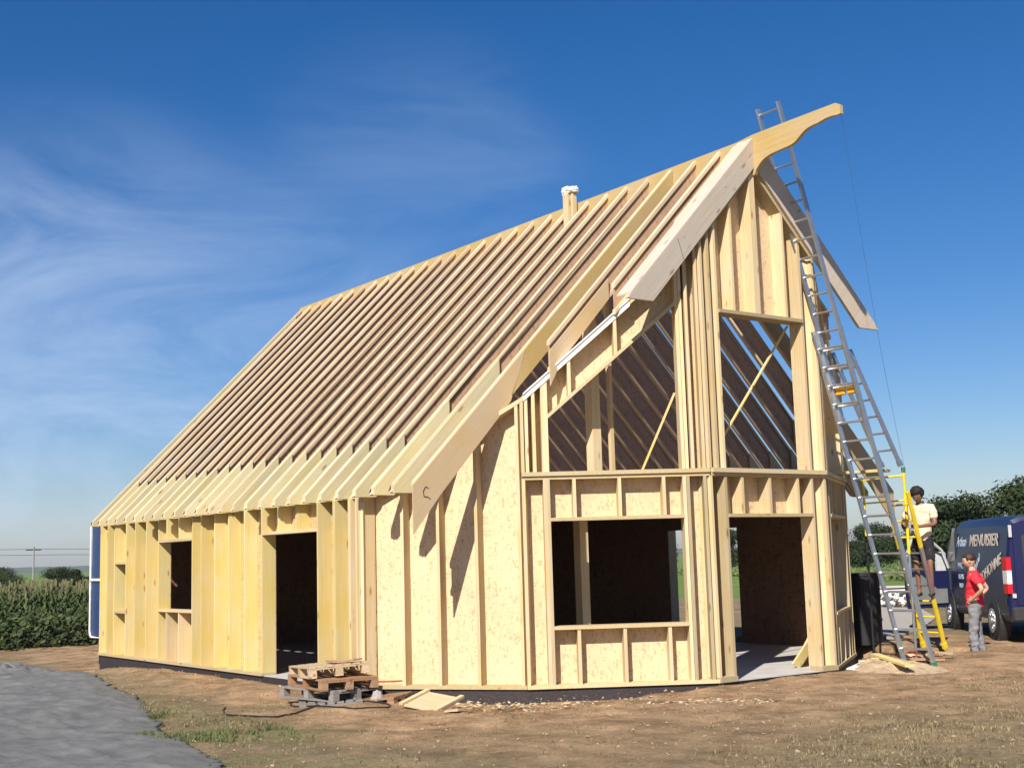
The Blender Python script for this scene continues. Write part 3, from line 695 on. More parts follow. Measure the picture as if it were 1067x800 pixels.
# guard frame
root = empty('guard_frame', (-.75, 3.54, .1)); tag(root, 'thin yellow guard frame with a green cap behind the ladders', 'scaffold frame')
MB().tube([(-.53, 3.71, 1.6), (-.53, 3.71, 2.90)], .024).build('post', m_yp, root); MB().tube([(-.53, 3.71, .05), (-.53, 3.71, 1.6)], .022).build('post', m_alu, root); MB().tube([(-1.02, 3.30, 1.9), (-1.02, 3.30, 2.86)], .02).build('post', m_yp, root)
MB().tube([(-.53, 3.71, 2.9), (-.53, 3.71, 2.98)], .034).build('cap', m_green, root)
MB().tube([(-1.02, 3.30, 2.80), (-.53, 3.71, 2.85)], .018).build('rail', m_yp, root); MB().tube([(-1.02, 3.30, 2.42), (-.53, 3.71, 2.45)], .014).build('rail', m_yp, root); MB().tube([(-1.02, 3.30, .02), (-1.02, 3.30, 1.9)], .018).build('post', m_black, root)
# plank between wall and ladder, clamp on the ladder rung
mb = MB(); mb.beam((-1.30, 2.72, 2.90), (-.30, 3.02, 2.90), .22, .045); o = mb.build('scaffold_plank', m_yel, None, loc=(-.8, 2.87, 2.9), bevel=.003); tag(o, 'yellowish plank bridging from the right wall to the ladders', 'plank')
cl = b0+dd*4.05-nn*.11
mb = MB(); mb.box((cl.x-.20, cl.y-.06, cl.z-.05), (cl.x-.03, cl.y+.0, cl.z+.06)); mb.box((cl.x+.01, cl.y-.06, cl.z-.05), (cl.x+.18, cl.y+.0, cl.z+.06))
o = mb.build('clamp', plain('orange_yellow_paint', (.75, .36, .02), .5), None, loc=cl, bevel=.015); tag(o, 'orange-yellow clamp hooked over a rung half way up the tall ladder', 'clamp')
# thin line hanging from the prow
pts = [Vector((1.60, .05, 7.52)).lerp(Vector((-.2, 3.3, 2.95)), t)+Vector((0, 0, -.35*math.sin(math.pi*t))) for t in [i/16 for i in range(17)]]
o = MB().tube(pts, .0022, 5).build('hoisting_line', plain('grey_line', (.10, .12, .15), .7), None, loc=pts[0]); tag(o, 'thin dark line hanging from the tip of the ridge beam', 'rope')

# ------------------------------------------------------------------ van
def van():
    H = math.radians(137); d = Vector((math.cos(H), math.sin(H), 0)); lf = Vector((-d.y, d.x, 0))
    R0 = Vector((-.92, 6.49, .072)); org = R0-lf*.97
    root = empty('panel_van', org, H); tag(root, 'dark blue panel van with pale lettering on its side, parked behind the man in red', 'van')
    m_b = plain('dark_blue_paint', (.009, .012, .055), .38, var=.12, scale=2, spec=.4); m_gl = plain('tinted_glass', (.03, .035, .04), .08, var=.02, spec=.8)
    m_tr = plain('dark_trim', (.03, .03, .034), .5); m_ch = plain('wheel_rim', (.45, .46, .48), .35, metal=.7); m_sil = plain('silver_grey', (.42, .43, .45), .4)
    m_rl = plain('red_lens', (.55, .01, .02), .2); m_wl = plain('clear_lens', (.75, .74, .72), .2)
    def bld(mb, nm, mt, par=None, bevel=0, smooth=False):
        o = mb.build(nm, mt, None, loc=(0, 0, 0), bevel=bevel, smooth=smooth); o.location = (0, 0, 0); o.parent = par or root; return o
    # sections: x, z floor, half width, z shoulder, z roof
    sec = [(-1.02, .42, .93, 1.30, 2.02), (-.98, .36, .97, 1.30, 2.08), (0, .34, .985, 1.32, 2.12), (2.5, .34, .985, 1.32, 2.12), (2.95, .34, .98, 1.30, 2.04), (3.35, .34, .97, 1.22, 1.72), (3.75, .34, .95, 1.12, 1.22), (4.25, .36, .86, .95, 1.02), (4.38, .45, .78, .80, .84)]
    mb = MB(); ring = []
    for x, z0, hw, zs, zr in sec:
        tw = hw-.11 if zr > 1.5 else hw-.06
        prof = [(hw-.05, z0), (hw, z0+.12), (hw+.0, zs*.75), (hw-.005, zs), (tw+.03, zr-.16*(zr-z0)/1.8), (tw-.02, zr-.05), (tw-.15, zr), (0, zr+.02)]
        prof = prof+[(-a, b) for a, b in prof[-2::-1]]
        ring.append(len(mb.v)); mb.v += [Vector((x, a, b)) for a, b in prof]
    n = 15
    for i in range(len(ring)-1):
        for j in range(n):
            k = (j+1) % n; mb.f.append([ring[i]+j, ring[i]+k, ring[i+1]+k, ring[i+1]+j]); mb.m.append(0)
    mb.f.append(list(range(ring[0], ring[0]+n))); mb.m.append(0); mb.f.append(list(range(ring[-1], ring[-1]+n))[::-1]); mb.m.append(0)
    body = bld(mb, 'body', m_b)
    me = body.data
    for p in me.polygons: p.use_smooth = True
    try: me.set_sharp_from_angle(angle=R_(14))
    except Exception: pass
    # wheels with dark arches
    for sx in (0, 3.45):
        for sy in (-1, 1):
            y = sy*.86
            a = MB(); a.disc((sx, sy*.905, .345), (0, 1, 0), .43, .17, 28); bld(a, 'wheel_arch', m_tr)
            t = MB(); t.tube([(sx, y-.1*1, .335), (sx, y-.08, .335)], .30, 28, .335); t.disc((sx, y+.01, .335), (0, 1, 0), .335, .17, 28); t.tube([(sx, y+.095, .335), (sx, y+.115, .335)], .335, 28, .30)
            wl = bld(t, 'wheel', m_rubber)
            wl.location = (0, sy*.035, 0)
            rm = MB(); rm.disc((sx, y+sy*.118, .335), (0, 1, 0), .21, .03, 24)
            for k in range(8):
                q = 2*math.pi*k/8; rm.disc((sx+.13*math.cos(q), y+sy*.135, .335+.13*math.sin(q)), (0, 1, 0), .03, .012, 8)
            rm.disc((sx, y+sy*.14, .335), (0, 1, 0), .06, .03, 12); bld(rm, 'rim', m_ch, wl)
    # side mouldings, sill, door gap lines
    for sy in (-1, 1):
        for xa, xb in ((.48, 1.34), (1.37, 2.60), (2.64, 2.95), (-.95, -.48)):
            a = MB(); a.box((xa, min(sy*.98, sy*1.0), .62), (xb, max(sy*.98, sy*1.0), .74)); bld(a, 'side_moulding', m_tr, bevel=.006)
    a = MB(); a.box((1.22, .986, .98), (1.32, 1.02, 1.02)); bld(a, 'door_handle', m_tr, bevel=.006)
    a = MB()
    for x in (1.35, 2.62, -.93):
        a.box((x, .9865, .45), (x+.012, .9885, 1.30))
    a.box((1.36, .9865, 1.28), (2.62, .9885, 1.295)); bld(a, 'panel_gap', m_black)
    a = MB(); a.box((-1.12, -.95, .36), (-.97, .95, .60)); bld(a, 'rear_bumper', m_tr, bevel=.03)
    # rear doors: windows, gap, handle, hinges, tail lights
    for sy in (-1, 1):
        a = MB(); a.box((-1.035, min(sy*.03, sy*.84), .62), (-1.015, max(sy*.03, sy*.84), 1.98)); dr = bld(a, 'rear_door', m_b, bevel=.008)
        a = MB(); a.box((-1.045, min(sy*.14, sy*.70), 1.32), (-1.037, max(sy*.14, sy*.70), 1.78)); bld(a, 'window', m_gl, dr)
        a = MB(); a.box((-1.055, min(sy*.85, sy*.91), .75), (-1.02, max(sy*.85, sy*.91), .82)); a.box((-1.055, min(sy*.85, sy*.9), 1.75), (-1.02, max(sy*.85, sy*.9), 1.95)); bld(a, 'hinge', m_sil if sy > 0 else m_tr, dr)
        zz = [(.82, .98, m_rl), (.98, 1.20, m_wl), (1.20, 1.42, m_rl)]
        a = MB(); ml = [m_rl, m_wl]
        for z0, z1, mt in zz:
            a.mi = ml.index(mt); a.prism([(-1.045, sy*.90, z0), (-1.045, sy*.975, z0), (-.86, sy*1.0, z0), (-.86, sy*.90, z0)], (0, 0, z1-z0))
        bld(a, 'tail_light', ml)
    a = MB(); a.box((-1.046, -.26, .86), (-1.036, .26, .97)); bld(a, 'number_plate', plain('plate_yellow', (.75, .70, .55), .4))
    # cab glass
    a = MB(); a.prism([(2.74, .905, 1.36), (3.52, .905, 1.30), (3.20, .905, 1.72), (2.95, .89, 1.86), (2.74, .89, 1.88)], (0, .075, 0)); bld(a, 'side_window', m_gl)
    a = MB(); a.prism([(3.78, -.80, 1.235), (3.78, .80, 1.235), (3.02, .74, 2.03), (3.02, -.74, 2.03)], (.02, 0, .02)); bld(a, 'windscreen', m_gl)
    a = MB(); a.prism([(3.00, .90, 1.98), (3.30, .93, 1.62), (3.45, .94, 1.40), (3.38, .94, 1.40), (3.2, .93, 1.62), (2.86, .90, 1.98)], (0, .03, 0)); bld(a, 'window_pillar', m_sil)
    # open front left door
    hx, hy = 3.32, .985
    od = empty('x'); bpy.data.objects.remove(od)
    an = R_(72); u = Vector((-math.cos(an), math.sin(an), 0)); nv = Vector((math.sin(an), math.cos(an), 0))
    hp = Vector((hx, hy, 0))
    def dp(a_, z, o_=0): return hp+u*a_+nv*o_+Vector((0, 0, z))
    a = MB(); a.prism([dp(0, .45), dp(.92, .42), dp(.95, .7), dp(.95, 1.15), dp(.0, 1.15)], nv*.07); dr = bld(a, 'cab_door', m_b, bevel=.01)
    a = MB(); fr = [dp(.93, 1.15, .02), dp(.90, 1.45, .02), dp(.74, 1.82, .02), dp(.55, 1.93, .02), dp(.12, 1.55, .02), dp(.0, 1.2, .02)]; a.tube(fr, .028, 6); bld(a, 'window_frame', m_sil, dr)
    a = MB(); a.prism([dp(.08, .52, -.03), dp(.86, .50, -.03), dp(.88, 1.02, -.03), dp(.62, 1.08, -.03), dp(.30, .80, -.03), dp(.08, .80, -.03)], nv*.025); bld(a, 'door_pocket', plain('grey_trim', (.16, .165, .17), .5), dr)
    a = MB(); a.box((3.42, 1.0, 1.12), (3.5, 1.22, 1.52)); bld(a, 'mirror', m_sil, bevel=.03)
    # lettering on the left side
    m_tx = plain('pale_lettering', (.85, .72, .62), .5, var=.04); m_tb = plain('pale_blue_lettering', (.60, .72, .85), .5, var=.04)
    def text(st, x, z, size, mt, shear=0, rot=0, nm='lettering', sx=1.0, y=.9885, tilt=0):
        c = bpy.data.curves.new('t', 'FONT'); c.body = st; c.size = size; c.extrude = .0015; c.shear = shear; c.resolution_u = 3; c.offset = size*.012
        o = bpy.data.objects.new('t', c); COL.objects.link(o); dg = bpy.context.evaluated_depsgraph_get(); dg.update()
        me = bpy.data.meshes.new_from_object(o.evaluated_get(dg)); bpy.data.objects.remove(o)
        for v in me.vertices:
            X = v.co.x*sx; Y = v.co.y; X, Y = X*math.cos(rot)-Y*math.sin(rot), X*math.sin(rot)+Y*math.cos(rot)
            # the van's left side seen from outside reads from front (+x) to rear (-x); lean inward with the upper wall
            zz = z+Y; yy = y
            if zz > 1.32: yy = .981-(zz-1.32)*.112+.010
            v.co = (x-X, yy+v.co.z, zz)
        me.materials.append(mt); o = bpy.data.objects.new(nm, me); COL.objects.link(o); o.parent = root
    text('Artisan', 2.62, 1.62, .27, m_tb, .15, sx=1.0); text('MENUISIER', 1.58, 1.62, .30, m_tx, .12, sx=1.45)
    text('PVC', 2.5, 1.20, .16, m_tb, sx=1.5); text('BOIS', 2.5, 1.0, .14, m_tb, sx=1.5); text('ALU', 2.5, .84, .12, m_tb, sx=1.5)
    text('Pascal', 1.15, 1.12, .20, m_tb, .3, R_(30)); text("PRODHOMME", 1.25, .82, .26, m_tx, .25, R_(14), sx=1.25)
van()

# ------------------------------------------------------------------ site clutter near the house
def rot2(x, y, a): return x*math.cos(a)-y*math.sin(a), x*math.sin(a)+y*math.cos(a)
m_pal = wood('pallet_wood', (.52, .40, .25), 'x'); m_palg = wood('grey_pallet_wood', (.27, .25, .235), 'x'); m_palr = wood('brown_pallet_wood', (.36, .22, .13), 'x')
def pallet(loc, ang, mat, label, tilt=(0, 0), L_=1.2, W_=.8):
    root = empty('pallet', loc, ang); root.rotation_euler = (tilt[0], tilt[1], ang); tag(root, label, 'pallet', 'pallets stacked by the side door')
    def b(mb, nm):
        o = mb.build(nm, mat, None, loc=(0, 0, 0), bevel=.002); o.location = (0, 0, 0); o.parent = root; return o
    mb = MB()
    for i in range(7):
        y = -W_/2+i*(W_-.09)/6; mb.box((-L_/2+random.uniform(-.01, .01), y, .122), (L_/2+random.uniform(-.01, .01), y+.09, .144))
    for x in (-L_/2, -.05, L_/2-.1): mb.box((x, -W_/2, .100), (x+.1, W_/2, .121))
    b(mb, 'deck')
    for x in (-L_/2, -.05, L_/2-.1):
        for y in (-W_/2, -.05, W_/2-.1): mb = MB(); mb.box((x, y, .022), (x+.1, y+.1, .099)); b(mb, 'block')
    for y in (-W_/2, -.05, W_/2-.1): mb = MB(); mb.box((-L_/2, y, 0), (L_/2, y+.1, .0215)); b(mb, 'skid')
    return root
pz = -.20
# the long sides run along the wall
pallet((-3.02, -5.34, pz), R_(-26), m_palg, 'grey bottom pallet of the stack, skewed and lying on the soil', (R_(3), R_(-1)))
pallet((-3.15, -5.26, pz+.15), R_(8), m_palg, 'dark grey pallet second from the ground in the stack')
pallet((-3.10, -5.26, pz+.295), R_(-6), m_palr, 'brown weathered pallet just under the top one of the stack')
pallet((-3.22, -5.25, pz+.44), R_(-14), m_pal, 'pale new pallet on top of the stack', (R_(3), R_(-2.5)))
pallet((-2.55, -4.95, pz+.02), R_(30), m_palr, 'reddish brown pallet tucked behind the stack against the wall', (R_(3), R_(-6)), .9, .5)
mb = MB(); mb.beam((-2.95, -5.22, pz+.62), (-2.62, -5.14, pz+.66), .16, .02); mb.beam((-3.3, -5.2, pz+.61), (-2.8, -5.36, pz+.63), .10, .02, (0, 0, 1))
o = mb.build('offcut_boards', m_palr, None, loc=(-3.2, -5.1, pz+.6)); tag(o, 'short offcut boards scattered on the top pallet', 'boards')
mb = MB(); mb.beam((-3.2, -4.72, .10), (-2.35, -4.70, .16), .14, .02); o = mb.build('red_plank', plain('red_brown_paint', (.38, .12, .07), .7), None, loc=(-2.8, -4.7, .1)); tag(o, 'short reddish plank sticking out at the right of the pallet stack', 'plank')
def rock(name, loc, r, mat, label, seed=0, cat='stone', sq=(1, 1, 1)):
    bm = bmesh.new(); bmesh.ops.create_icosphere(bm, subdivisions=3, radius=r)
    for v in bm.verts:
        n = noise.fractal(v.co/r*1.3+Vector((seed, 3, 1)), .7, 2.2, 4); v.co *= 1+.35*n; v.co = Vector((v.co.x*sq[0], v.co.y*sq[1], v.co.z*sq[2]))
    me = bpy.data.meshes.new(name); bm.to_mesh(me); bm.free(); me.materials.append(mat); o = bpy.data.objects.new(name, me); COL.objects.link(o); o.location = loc
    return tag(o, label, cat)
m_stone = plain('rubble', (.36, .33, .31), .95, bump=.8, scale=14)
rock('rubble_lump', (-2.35, -5.02, -.08), .12, m_stone, 'grey lump of rubble standing at the right foot of the pallet stack', 3, sq=(1, .7, 1.1))
# small boarded panel lying on the soil
root = empty('board_panel', (-1.42, -4.78, gz(-1.4, -4.8)+.07)); root.rotation_euler = (R_(13), R_(6), R_(18)); tag(root, 'small panel of pale boards with two battens lying on soil before the canted wall', 'board')
mb = MB()
for i in range(4): mb.box((-.30, -.25+i*.127, 0), (.30, -.25+i*.127+.122, .018))
o = mb.build('boards', m_pal, None, loc=(0, 0, 0)); o.location = (0, 0, 0); o.parent = root
for x in (-.30, .25): mb = MB(); mb.box((x, -.27, .0185), (x+.06, .27, .05)); o = mb.build('batten', m_stud, None, loc=(0, 0, 0)); o.location = (0, 0, 0); o.parent = root
mb = MB(); mb.beam((-.70, -5.02, gz(-.7, -5)+.03), (-.52, -4.95, gz(-.6, -5)+.045), .12, .02); o = mb.build('wood_offcut', m_pal, None, loc=(-.9, -5, -.1)); tag(o, 'tiny square pale offcut right of the small board panel', 'offcut')
# hose
hp = [(-3.3, -5.75), (-2.9, -5.95), (-2.5, -5.80), (-2.05, -5.6), (-1.75, -5.3), (-2.0, -5.05), (-2.4, -5.2), (-2.6, -5.6), (-2.3, -6.2), (-2.0, -6.65), (-2.5, -6.95), (-3.1, -6.8), (-3.5, -6.6)]
def smooth(pts, n=6):
    P_ = [Vector(p) for p in pts]; r = []
    for i in range(len(P_)-1):
        a, b, c, d = P_[max(i-1, 0)], P_[i], P_[i+1], P_[min(i+2, len(P_)-1)]
        for k in range(n):
            t = k/n; r.append(.5*((2*b)+(c-a)*t+(2*a-5*b+4*c-d)*t*t+(3*b-a-3*c+d)*t**3))
    return r+[P_[-1]]
sp = smooth([(x, y, 0) for x, y in hp])
o = MB().tube([(p.x, p.y, gzn(p.x, p.y)+.012) for p in sp], .010, 6).build('cable', m_black, None, loc=(-2.5, -6, -.15)); tag(o, 'dark cable trailing in loops over the soil in front of the pallets', 'cable')
# timber scraps by the ladder foot
for k in range(26):
    a = random.uniform(-.5, .9); cx, cy = -.05+random.uniform(-.35, .7), 2.45+random.uniform(-.3, .45); l = random.uniform(.12, .30)
    z = max(gzn(cx, cy), gz(cx, cy))+.03+.018*(k % 4); mb = MB(); mb.beam((cx-l/2*math.cos(a), cy-l/2*math.sin(a), z), (cx+l/2*math.cos(a), cy+l/2*math.sin(a), z+random.uniform(-.01, .03)), .07, .035)
    o = mb.build('wood_offcut', random.choice([m_palr, m_pal, m_palr, m_stud]), None, loc=(cx, cy, z)); tag(o, 'short timber offcut in the heap between the corner post and the tall ladder', 'offcut', 'timber offcuts heaped at the ladder foot')
bm = bmesh.new(); nr_, na_ = 22, 64; cV = bm.verts.new((.55, 1.75, .10)); prev = None
for i in range(1, nr_+1):
    ring_ = []
    for j in range(na_):
        a = 2*math.pi*j/na_; r = i/nr_; x = .55+math.cos(a)*r*.95; y = 1.75+math.sin(a)*r*.75
        ring_.append(bm.verts.new((x, y, gzn(x, y)-.03+.13*math.cos(r*math.pi/2)**1.2+.05*noise.fractal(Vector((x*4, y*4, 1)), .8, 2, 4)*(1-r*r))))
    for j in range(na_):
        k = (j+1) % na_
        bm.faces.new([cV, ring_[j], ring_[k]] if prev is None else [prev[j], ring_[j], ring_[k], prev[k]])
    prev = ring_
me = bpy.data.meshes.new('sand_heap'); bm.to_mesh(me); bm.free(); me.materials.append(plain('sandy_soil', (.42, .315, .20), .95, var=.3, scale=7, bump=1.0))
for p in me.polygons: p.use_smooth = True
o = bpy.data.objects.new('sand_heap', me); COL.objects.link(o); tag(o, 'low heap of sandy soil under the yellow plank beside the house corner', None, None, 'stuff')
mb = MB(); mb.beam((-.02, 2.05, .16), (1.15, 1.30, .10), .13, .03); o = mb.build('yellow_plank', plain('yellowish_board', (.62, .52, .22), .7), None, loc=(.2, 1.5, .03)); tag(o, 'yellow plank lying flat on the ground before the tall ladder', 'plank')
mb = MB(); mb.beam((.22, 1.2, .02), (-.28, 2.3, .055), .12, .02); o = mb.build('long_board', m_memb, None, loc=(.1, 1.6, .03)); tag(o, 'narrow white board leaning along the right corner of the house', 'board')
mb = MB(); mb.box((.05, 2.66, .03), (.22, 2.80, .15)); mb.box((.08, 2.68, .15), (.19, 2.78, .175)); o = mb.build('tool_box', plain('dull_red', (.30, .05, .035), .6), None, loc=(.36, 2.7, .03), bevel=.012); tag(o, 'small red tool box on the ground behind the tall ladder', 'tool box')
# boards leaning inside the doorway
for k in range(5):
    mb = MB(); mb.beam((-.62-.10*k, 1.0+.16*k, .03), (-.50-.10*k, 1.2+.16*k, .34+.05*k), .15, .035, (1, 0, 0)); o = mb.build('leaning_board', m_yel, None, loc=(-.6, 1, .02))
    tag(o, 'short yellow board leaning inside the front doorway by its right jamb', 'board', 'boards leaning inside the front doorway')
# rain barrel
root = empty('plastic_drum', (-2.42, 4.86, gz(-2.4, 4.8))); tag(root, 'tall black plastic drum behind the right corner of the house', 'drum')
mb = MB(); b_ = Vector((-2.42, 4.86, gz(-2.4, 4.8)-.02)); mb.tube([b_, b_+Vector((0, 0, .06)), b_+Vector((0, 0, 1.18))], .30, 28); mb.build('body', m_black, root, smooth=False)
mb = MB(); mb.tube([b_+Vector((0, 0, .40)), b_+Vector((0, 0, .44))], .312, 28); mb.tube([b_+Vector((0, 0, .80)), b_+Vector((0, 0, .84))], .312, 28); mb.tube([b_+Vector((0, 0, 1.18)), b_+Vector((0, 0, 1.23))], .32, 28); mb.build('rib', m_black, root)

# shavings and clods on the soil
def scatter(name, n, fn, mats, label=None, kind='stuff'):
    mb = MB()
    for _ in range(n):
        r = fn()
        if r is None: continue
        (x, y), sz, flat, mi = r; z = max(gzn(x, y), gz(x, y)-.05); mb.mi = mi
        a = random.uniform(0, 6.28); c = Vector((x, y, z+sz*flat*.3)); u = Vector((math.cos(a), math.sin(a), random.uniform(-.3, .3)))*sz*random.uniform(.6, 1.5); v = Vector((-math.sin(a), math.cos(a), random.uniform(-.3, .3)))*sz*random.uniform(.4, .9)
        if flat < .3: mb.face([c-u-v, c+u-v, c+u+v, c-u+v])
        else:
            t = Vector((random.uniform(-.3, .3)*sz, random.uniform(-.3, .3)*sz, sz*flat)); b4 = [c-u-v, c+u-v*.8, c+u*.8+v, c-u+v*.9]
            tt = [c+(p-c)*.55+t for p in b4]
            for i in range(4): mb.face([b4[i], b4[(i+1) % 4], tt[(i+1) % 4], tt[i]])
            mb.face(tt)
    o = mb.build(name, mats, None, loc=(0, 0, 0)); tag(o, label, None, None, kind); return o
random.seed(11)
def f_sh():
    t = random.random(); x = -2.6+4.4*t; y = -4.75+2.6*t+random.gauss(0, .22)
    if abs(noise.noise(Vector((x*1.5, y*1.5, 4)))) < .12: return None
    n = WP[2]; 
    if y > -3.55+1.45*(x+1.39) and x > -1.4 or (x <= -1.4 and y > -3.5-.72*(x+1.39)*-1): return None
    return (x, y), random.uniform(.008, .03), .1, 0
scatter('wood_shavings', 900, f_sh, [plain('shavings', (.56, .45, .29), .8)], 'pale wood shavings strewn along the foot of the canted walls')
def f_cl():
    x = random.uniform(-15, 6); y = random.uniform(-10.5, -.6)
    if -14.3 < x < -3.3 and y > -4.75: return None
    if x > -3.4 and y > -4.7+(x+3.4)*1.05: return None
    return (x, y), random.choice([.004, .005, .006, .008, .013]) * random.uniform(.7, 1.4), .9, 0 if random.random() < .75 else 1
scatter('soil_clods', 3600, f_cl, [plain('clod', (.33, .22, .135), .95, bump=.5), plain('pebble', (.37, .275, .18), .9)], 'small clods and pebbles on the bare soil')

# ------------------------------------------------------------------ grass
m_gd = plain('dry_grass', (.25, .195, .105), .9, var=.3, scale=3); m_gg = plain('green_grass', (.085, .13, .035), .9, var=.35, scale=3); m_go = plain('olive_grass', (.14, .13, .06), .9, var=.3, scale=3)
random.seed(5)
mb = MB(); cnt = 0
while cnt < 24000:
    x = random.uniform(-13, 9); y = random.uniform(-12, 5.5)
    dc = math.hypot(x-CAM.x, y-CAM.y)
    if dc < 6: continue
    if random.random() > (13/dc)**1.2: continue
    nz = noise.fractal(Vector((x*.55, y*.55, 2)), .8, 2, 4)
    lf = max(0, min(1, (-y-6.8)/.7)) if x < 3 else 0
    rg = max(0, min(1, (x*.75+y*.25-1.4)/2.2)) if y < 6 else 0
    dens = max(lf*(.8 if (nz > -.1 and x < -.5) else .08)*max(0, min(1, (1.2-x)/1.5+.12)), rg*(.45 if nz > .05 else .08), .02)
    if x < .6 and y > -1.4 and x < 0: continue
    if -14.3 < x < .2 and abs(y) < 4.9 and not (y < -4.75): 
        if y > -3.2 or x < -2.2 or y > -4.9+1.3*(x+2.6): continue
    if random.random() > dens: continue
    green = lf > .3 and noise.noise(Vector((x*.8, y*.8, 9))) > .05
    z = gzn(x, y); k = random.randint(3, 6)
    for _ in range(k):
        a = random.uniform(0, 6.28); h = random.uniform(.012, .045)*(1.7 if green else 1); le = random.uniform(.2, 1.3)*h; wd = random.uniform(.002, .005)
        ox, oy = random.gauss(0, .03), random.gauss(0, .03); mb.mi = (1 if random.random() < .6 else 2) if green else (0 if random.random() < .62 else 2)
        p0 = Vector((x+ox, y+oy, z-.005)); sd = Vector((-math.sin(a), math.cos(a), 0))*wd; tip = p0+Vector((math.cos(a)*le, math.sin(a)*le, h)); md = p0.lerp(tip, .5)+Vector((0, 0, h*.18))
        mb.face([p0-sd, p0+sd, md+sd*.8, md-sd*.8]); mb.face([md-sd*.8, md+sd*.8, tip])
    cnt += 1
tag(mb.build('grass', [m_gd, m_gg, m_go], None, loc=(0, 0, 0)), 'thin dry and green grass tufts in patches on the trampled ground', None, None, 'stuff')

# ------------------------------------------------------------------ tarpaulin, lower left
outline = [(-18, -6.6), (-16.2, -5.35), (-14.2, -5.55), (-11.9, -5.65), (-9.6, -6.2), (-7.4, -6.7), (-5.6, -7.0), (-4.4, -7.3), (-3.1, -7.7), (-1.7, -8.15), (-.5, -8.35), (.8, -8.6), (2.2, -9.0), (3.6, -9.9), (4.5, -11), (2, -13), (-6, -13), (-18, -11)]
def inpoly(x, y, P_):
    c = False; j = len(P_)-1
    for i in range(len(P_)):
        xi, yi = P_[i]; xj, yj = P_[j]
        if (yi > y) != (yj > y) and x < (xj-xi)*(y-yi)/(yj-yi)+xi: c = not c
        j = i
    return c
def edged(x, y):
    d = 9
    for i in range(len(outline)):
        a = Vector(outline[i]); b = Vector(outline[(i+1) % len(outline)]); p = Vector((x, y)); t = max(0, min(1, (p-a).dot(b-a)/(b-a).length_squared)); d = min(d, (p-(a+(b-a)*t)).length)
    return d
bm = bmesh.new(); st = .05; vm = {}
def tv(i, j):
    if (i, j) not in vm:
        x, y = -18+i*st, -13+j*st; x += noise.noise(Vector((x*2, y*2, 0)))*.10; y += noise.noise(Vector((x*2, y*2, 7)))*.10; e = min(1, edged(x, y)/.35)
        v = Vector((x*.8+y*.5, y*1.5-x*.35, 0))
        q_ = Vector((x*.55+y*.8, y*2.2-x*.5, 0))
        w_ = (1-abs(noise.noise(q_*1.1+Vector((0, 0, noise.noise(v)*.6)))))**7*.035 + (1-abs(noise.noise(q_*2.7+Vector((4, 0, 2)))))**6*.018 + (1-abs(noise.noise(q_*5.5+Vector((1, 7, 2)))))**5*.008 + noise.noise(v*.8)*.03
        far = max(0, min(1, (-12-x)/2))
        z = gz(x, y)+.035*e+.018+w_*(.5+.5*e)+far*abs(noise.noise(v*2.6+Vector((3, 3, 3))))*.22*e
        vm[(i, j)] = bm.verts.new((x, y, z))
    return vm[(i, j)]
for i in range(int(22.5/st)):
    for j in range(int(7.8/st)):
        if inpoly(-18+(i+.5)*st, -13+(j+.5)*st, outline): bm.faces.new([tv(i, j), tv(i+1, j), tv(i+1, j+1), tv(i, j+1)])
me = bpy.data.meshes.new('tarpaulin'); bm.to_mesh(me); bm.free()
for p in me.polygons: p.use_smooth = True
me.materials.append(plain('grey_tarpaulin', (.135, .135, .13), .7, var=.22, scale=2.2, bump=.6, spec=.45))
o = bpy.data.objects.new('tarpaulin', me); COL.objects.link(o); sm = o.modifiers.new('t', 'SOLIDIFY'); sm.thickness = .006
tag(o, 'large wrinkled grey tarpaulin spread over the ground at the lower left', 'tarpaulin')

# ------------------------------------------------------------------ blue trailer behind the far corner
root = empty('site_trailer', (-15.4, -3.2, -.35)); tag(root, 'dark blue trailer with white frame standing behind the far corner of the house', 'trailer')
m_bl = plain('dark_blue_panel', (.018, .045, .13), .4); m_wf = plain('white_frame', (.78, .78, .80), .4)
mb = MB(); mb.box((-16.15, -4.2, .27), (-14.65, -2.2, 2.72)); mb.build('body', m_bl, root, bevel=.02)
def frame_rect(x0, x1, z0, z1, y, r=.022):
    return MB().tube([(x0, y, z1), (x0, y, z0+.12), (x0+.04, y, z0+.03), (x0+.12, y, z0), (x1, y, z0), (x1, y, z1), (x0, y, z1)], r, 6)
frame_rect(-16.17, -15.45, .27, 2.70, -4.22).build('frame', m_wf, root); MB().tube([(-16.17, -4.22, 1.50), (-14.7, -4.22, 1.50)], .03, 6).build('rail', m_wf, root)
MB().box((-15.30, -4.225, .30), (-15.05, -4.205, 2.70)).build('side_strip', plain('maroon_strip', (.07, .02, .025), .5), root)
for x in (-16.0, -14.8):
    for y in (-4.0, -2.4): MB().box((x-.05, y-.05, -.5), (x+.05, y+.05, .27)).build('support_leg', m_black, root)

# ------------------------------------------------------------------ gravel strip, low wall, rubble heap on the right
mb = MB(); pts = [(-2.6, 5.9), (-3.6, 8.0), (-6.0, 11.9), (-9.2, 15.6), (-12.8, 15.6), (-9.0, 11.0), (-5.8, 8.1), (-3.9, 6.0)]
mb.prism([(x, y, .06) for x, y in pts], (0, 0, .045)); tag(mb.build('gravel_path', plain('pale_gravel', (.40, .36, .31), .95, var=.2, scale=20, bump=.8), None, loc=(0, 0, 0)), kind='structure')
mb = MB(); mb.beam((-14.6, 15.9, .30), (-10.0, 22.0, .30), .25, .42); mb.build
root = empty('low_wall', (-12.3, 19, .1)); tag(root, 'long low dark wall with a pale coping at the edge of the green field', 'wall')
mb.build('body', plain('dark_block', (.045, .045, .05), .8), root); MB().beam((-14.6, 15.9, .54), (-10.0, 22.0, .54), .34, .06).build('coping', m_conc, root)
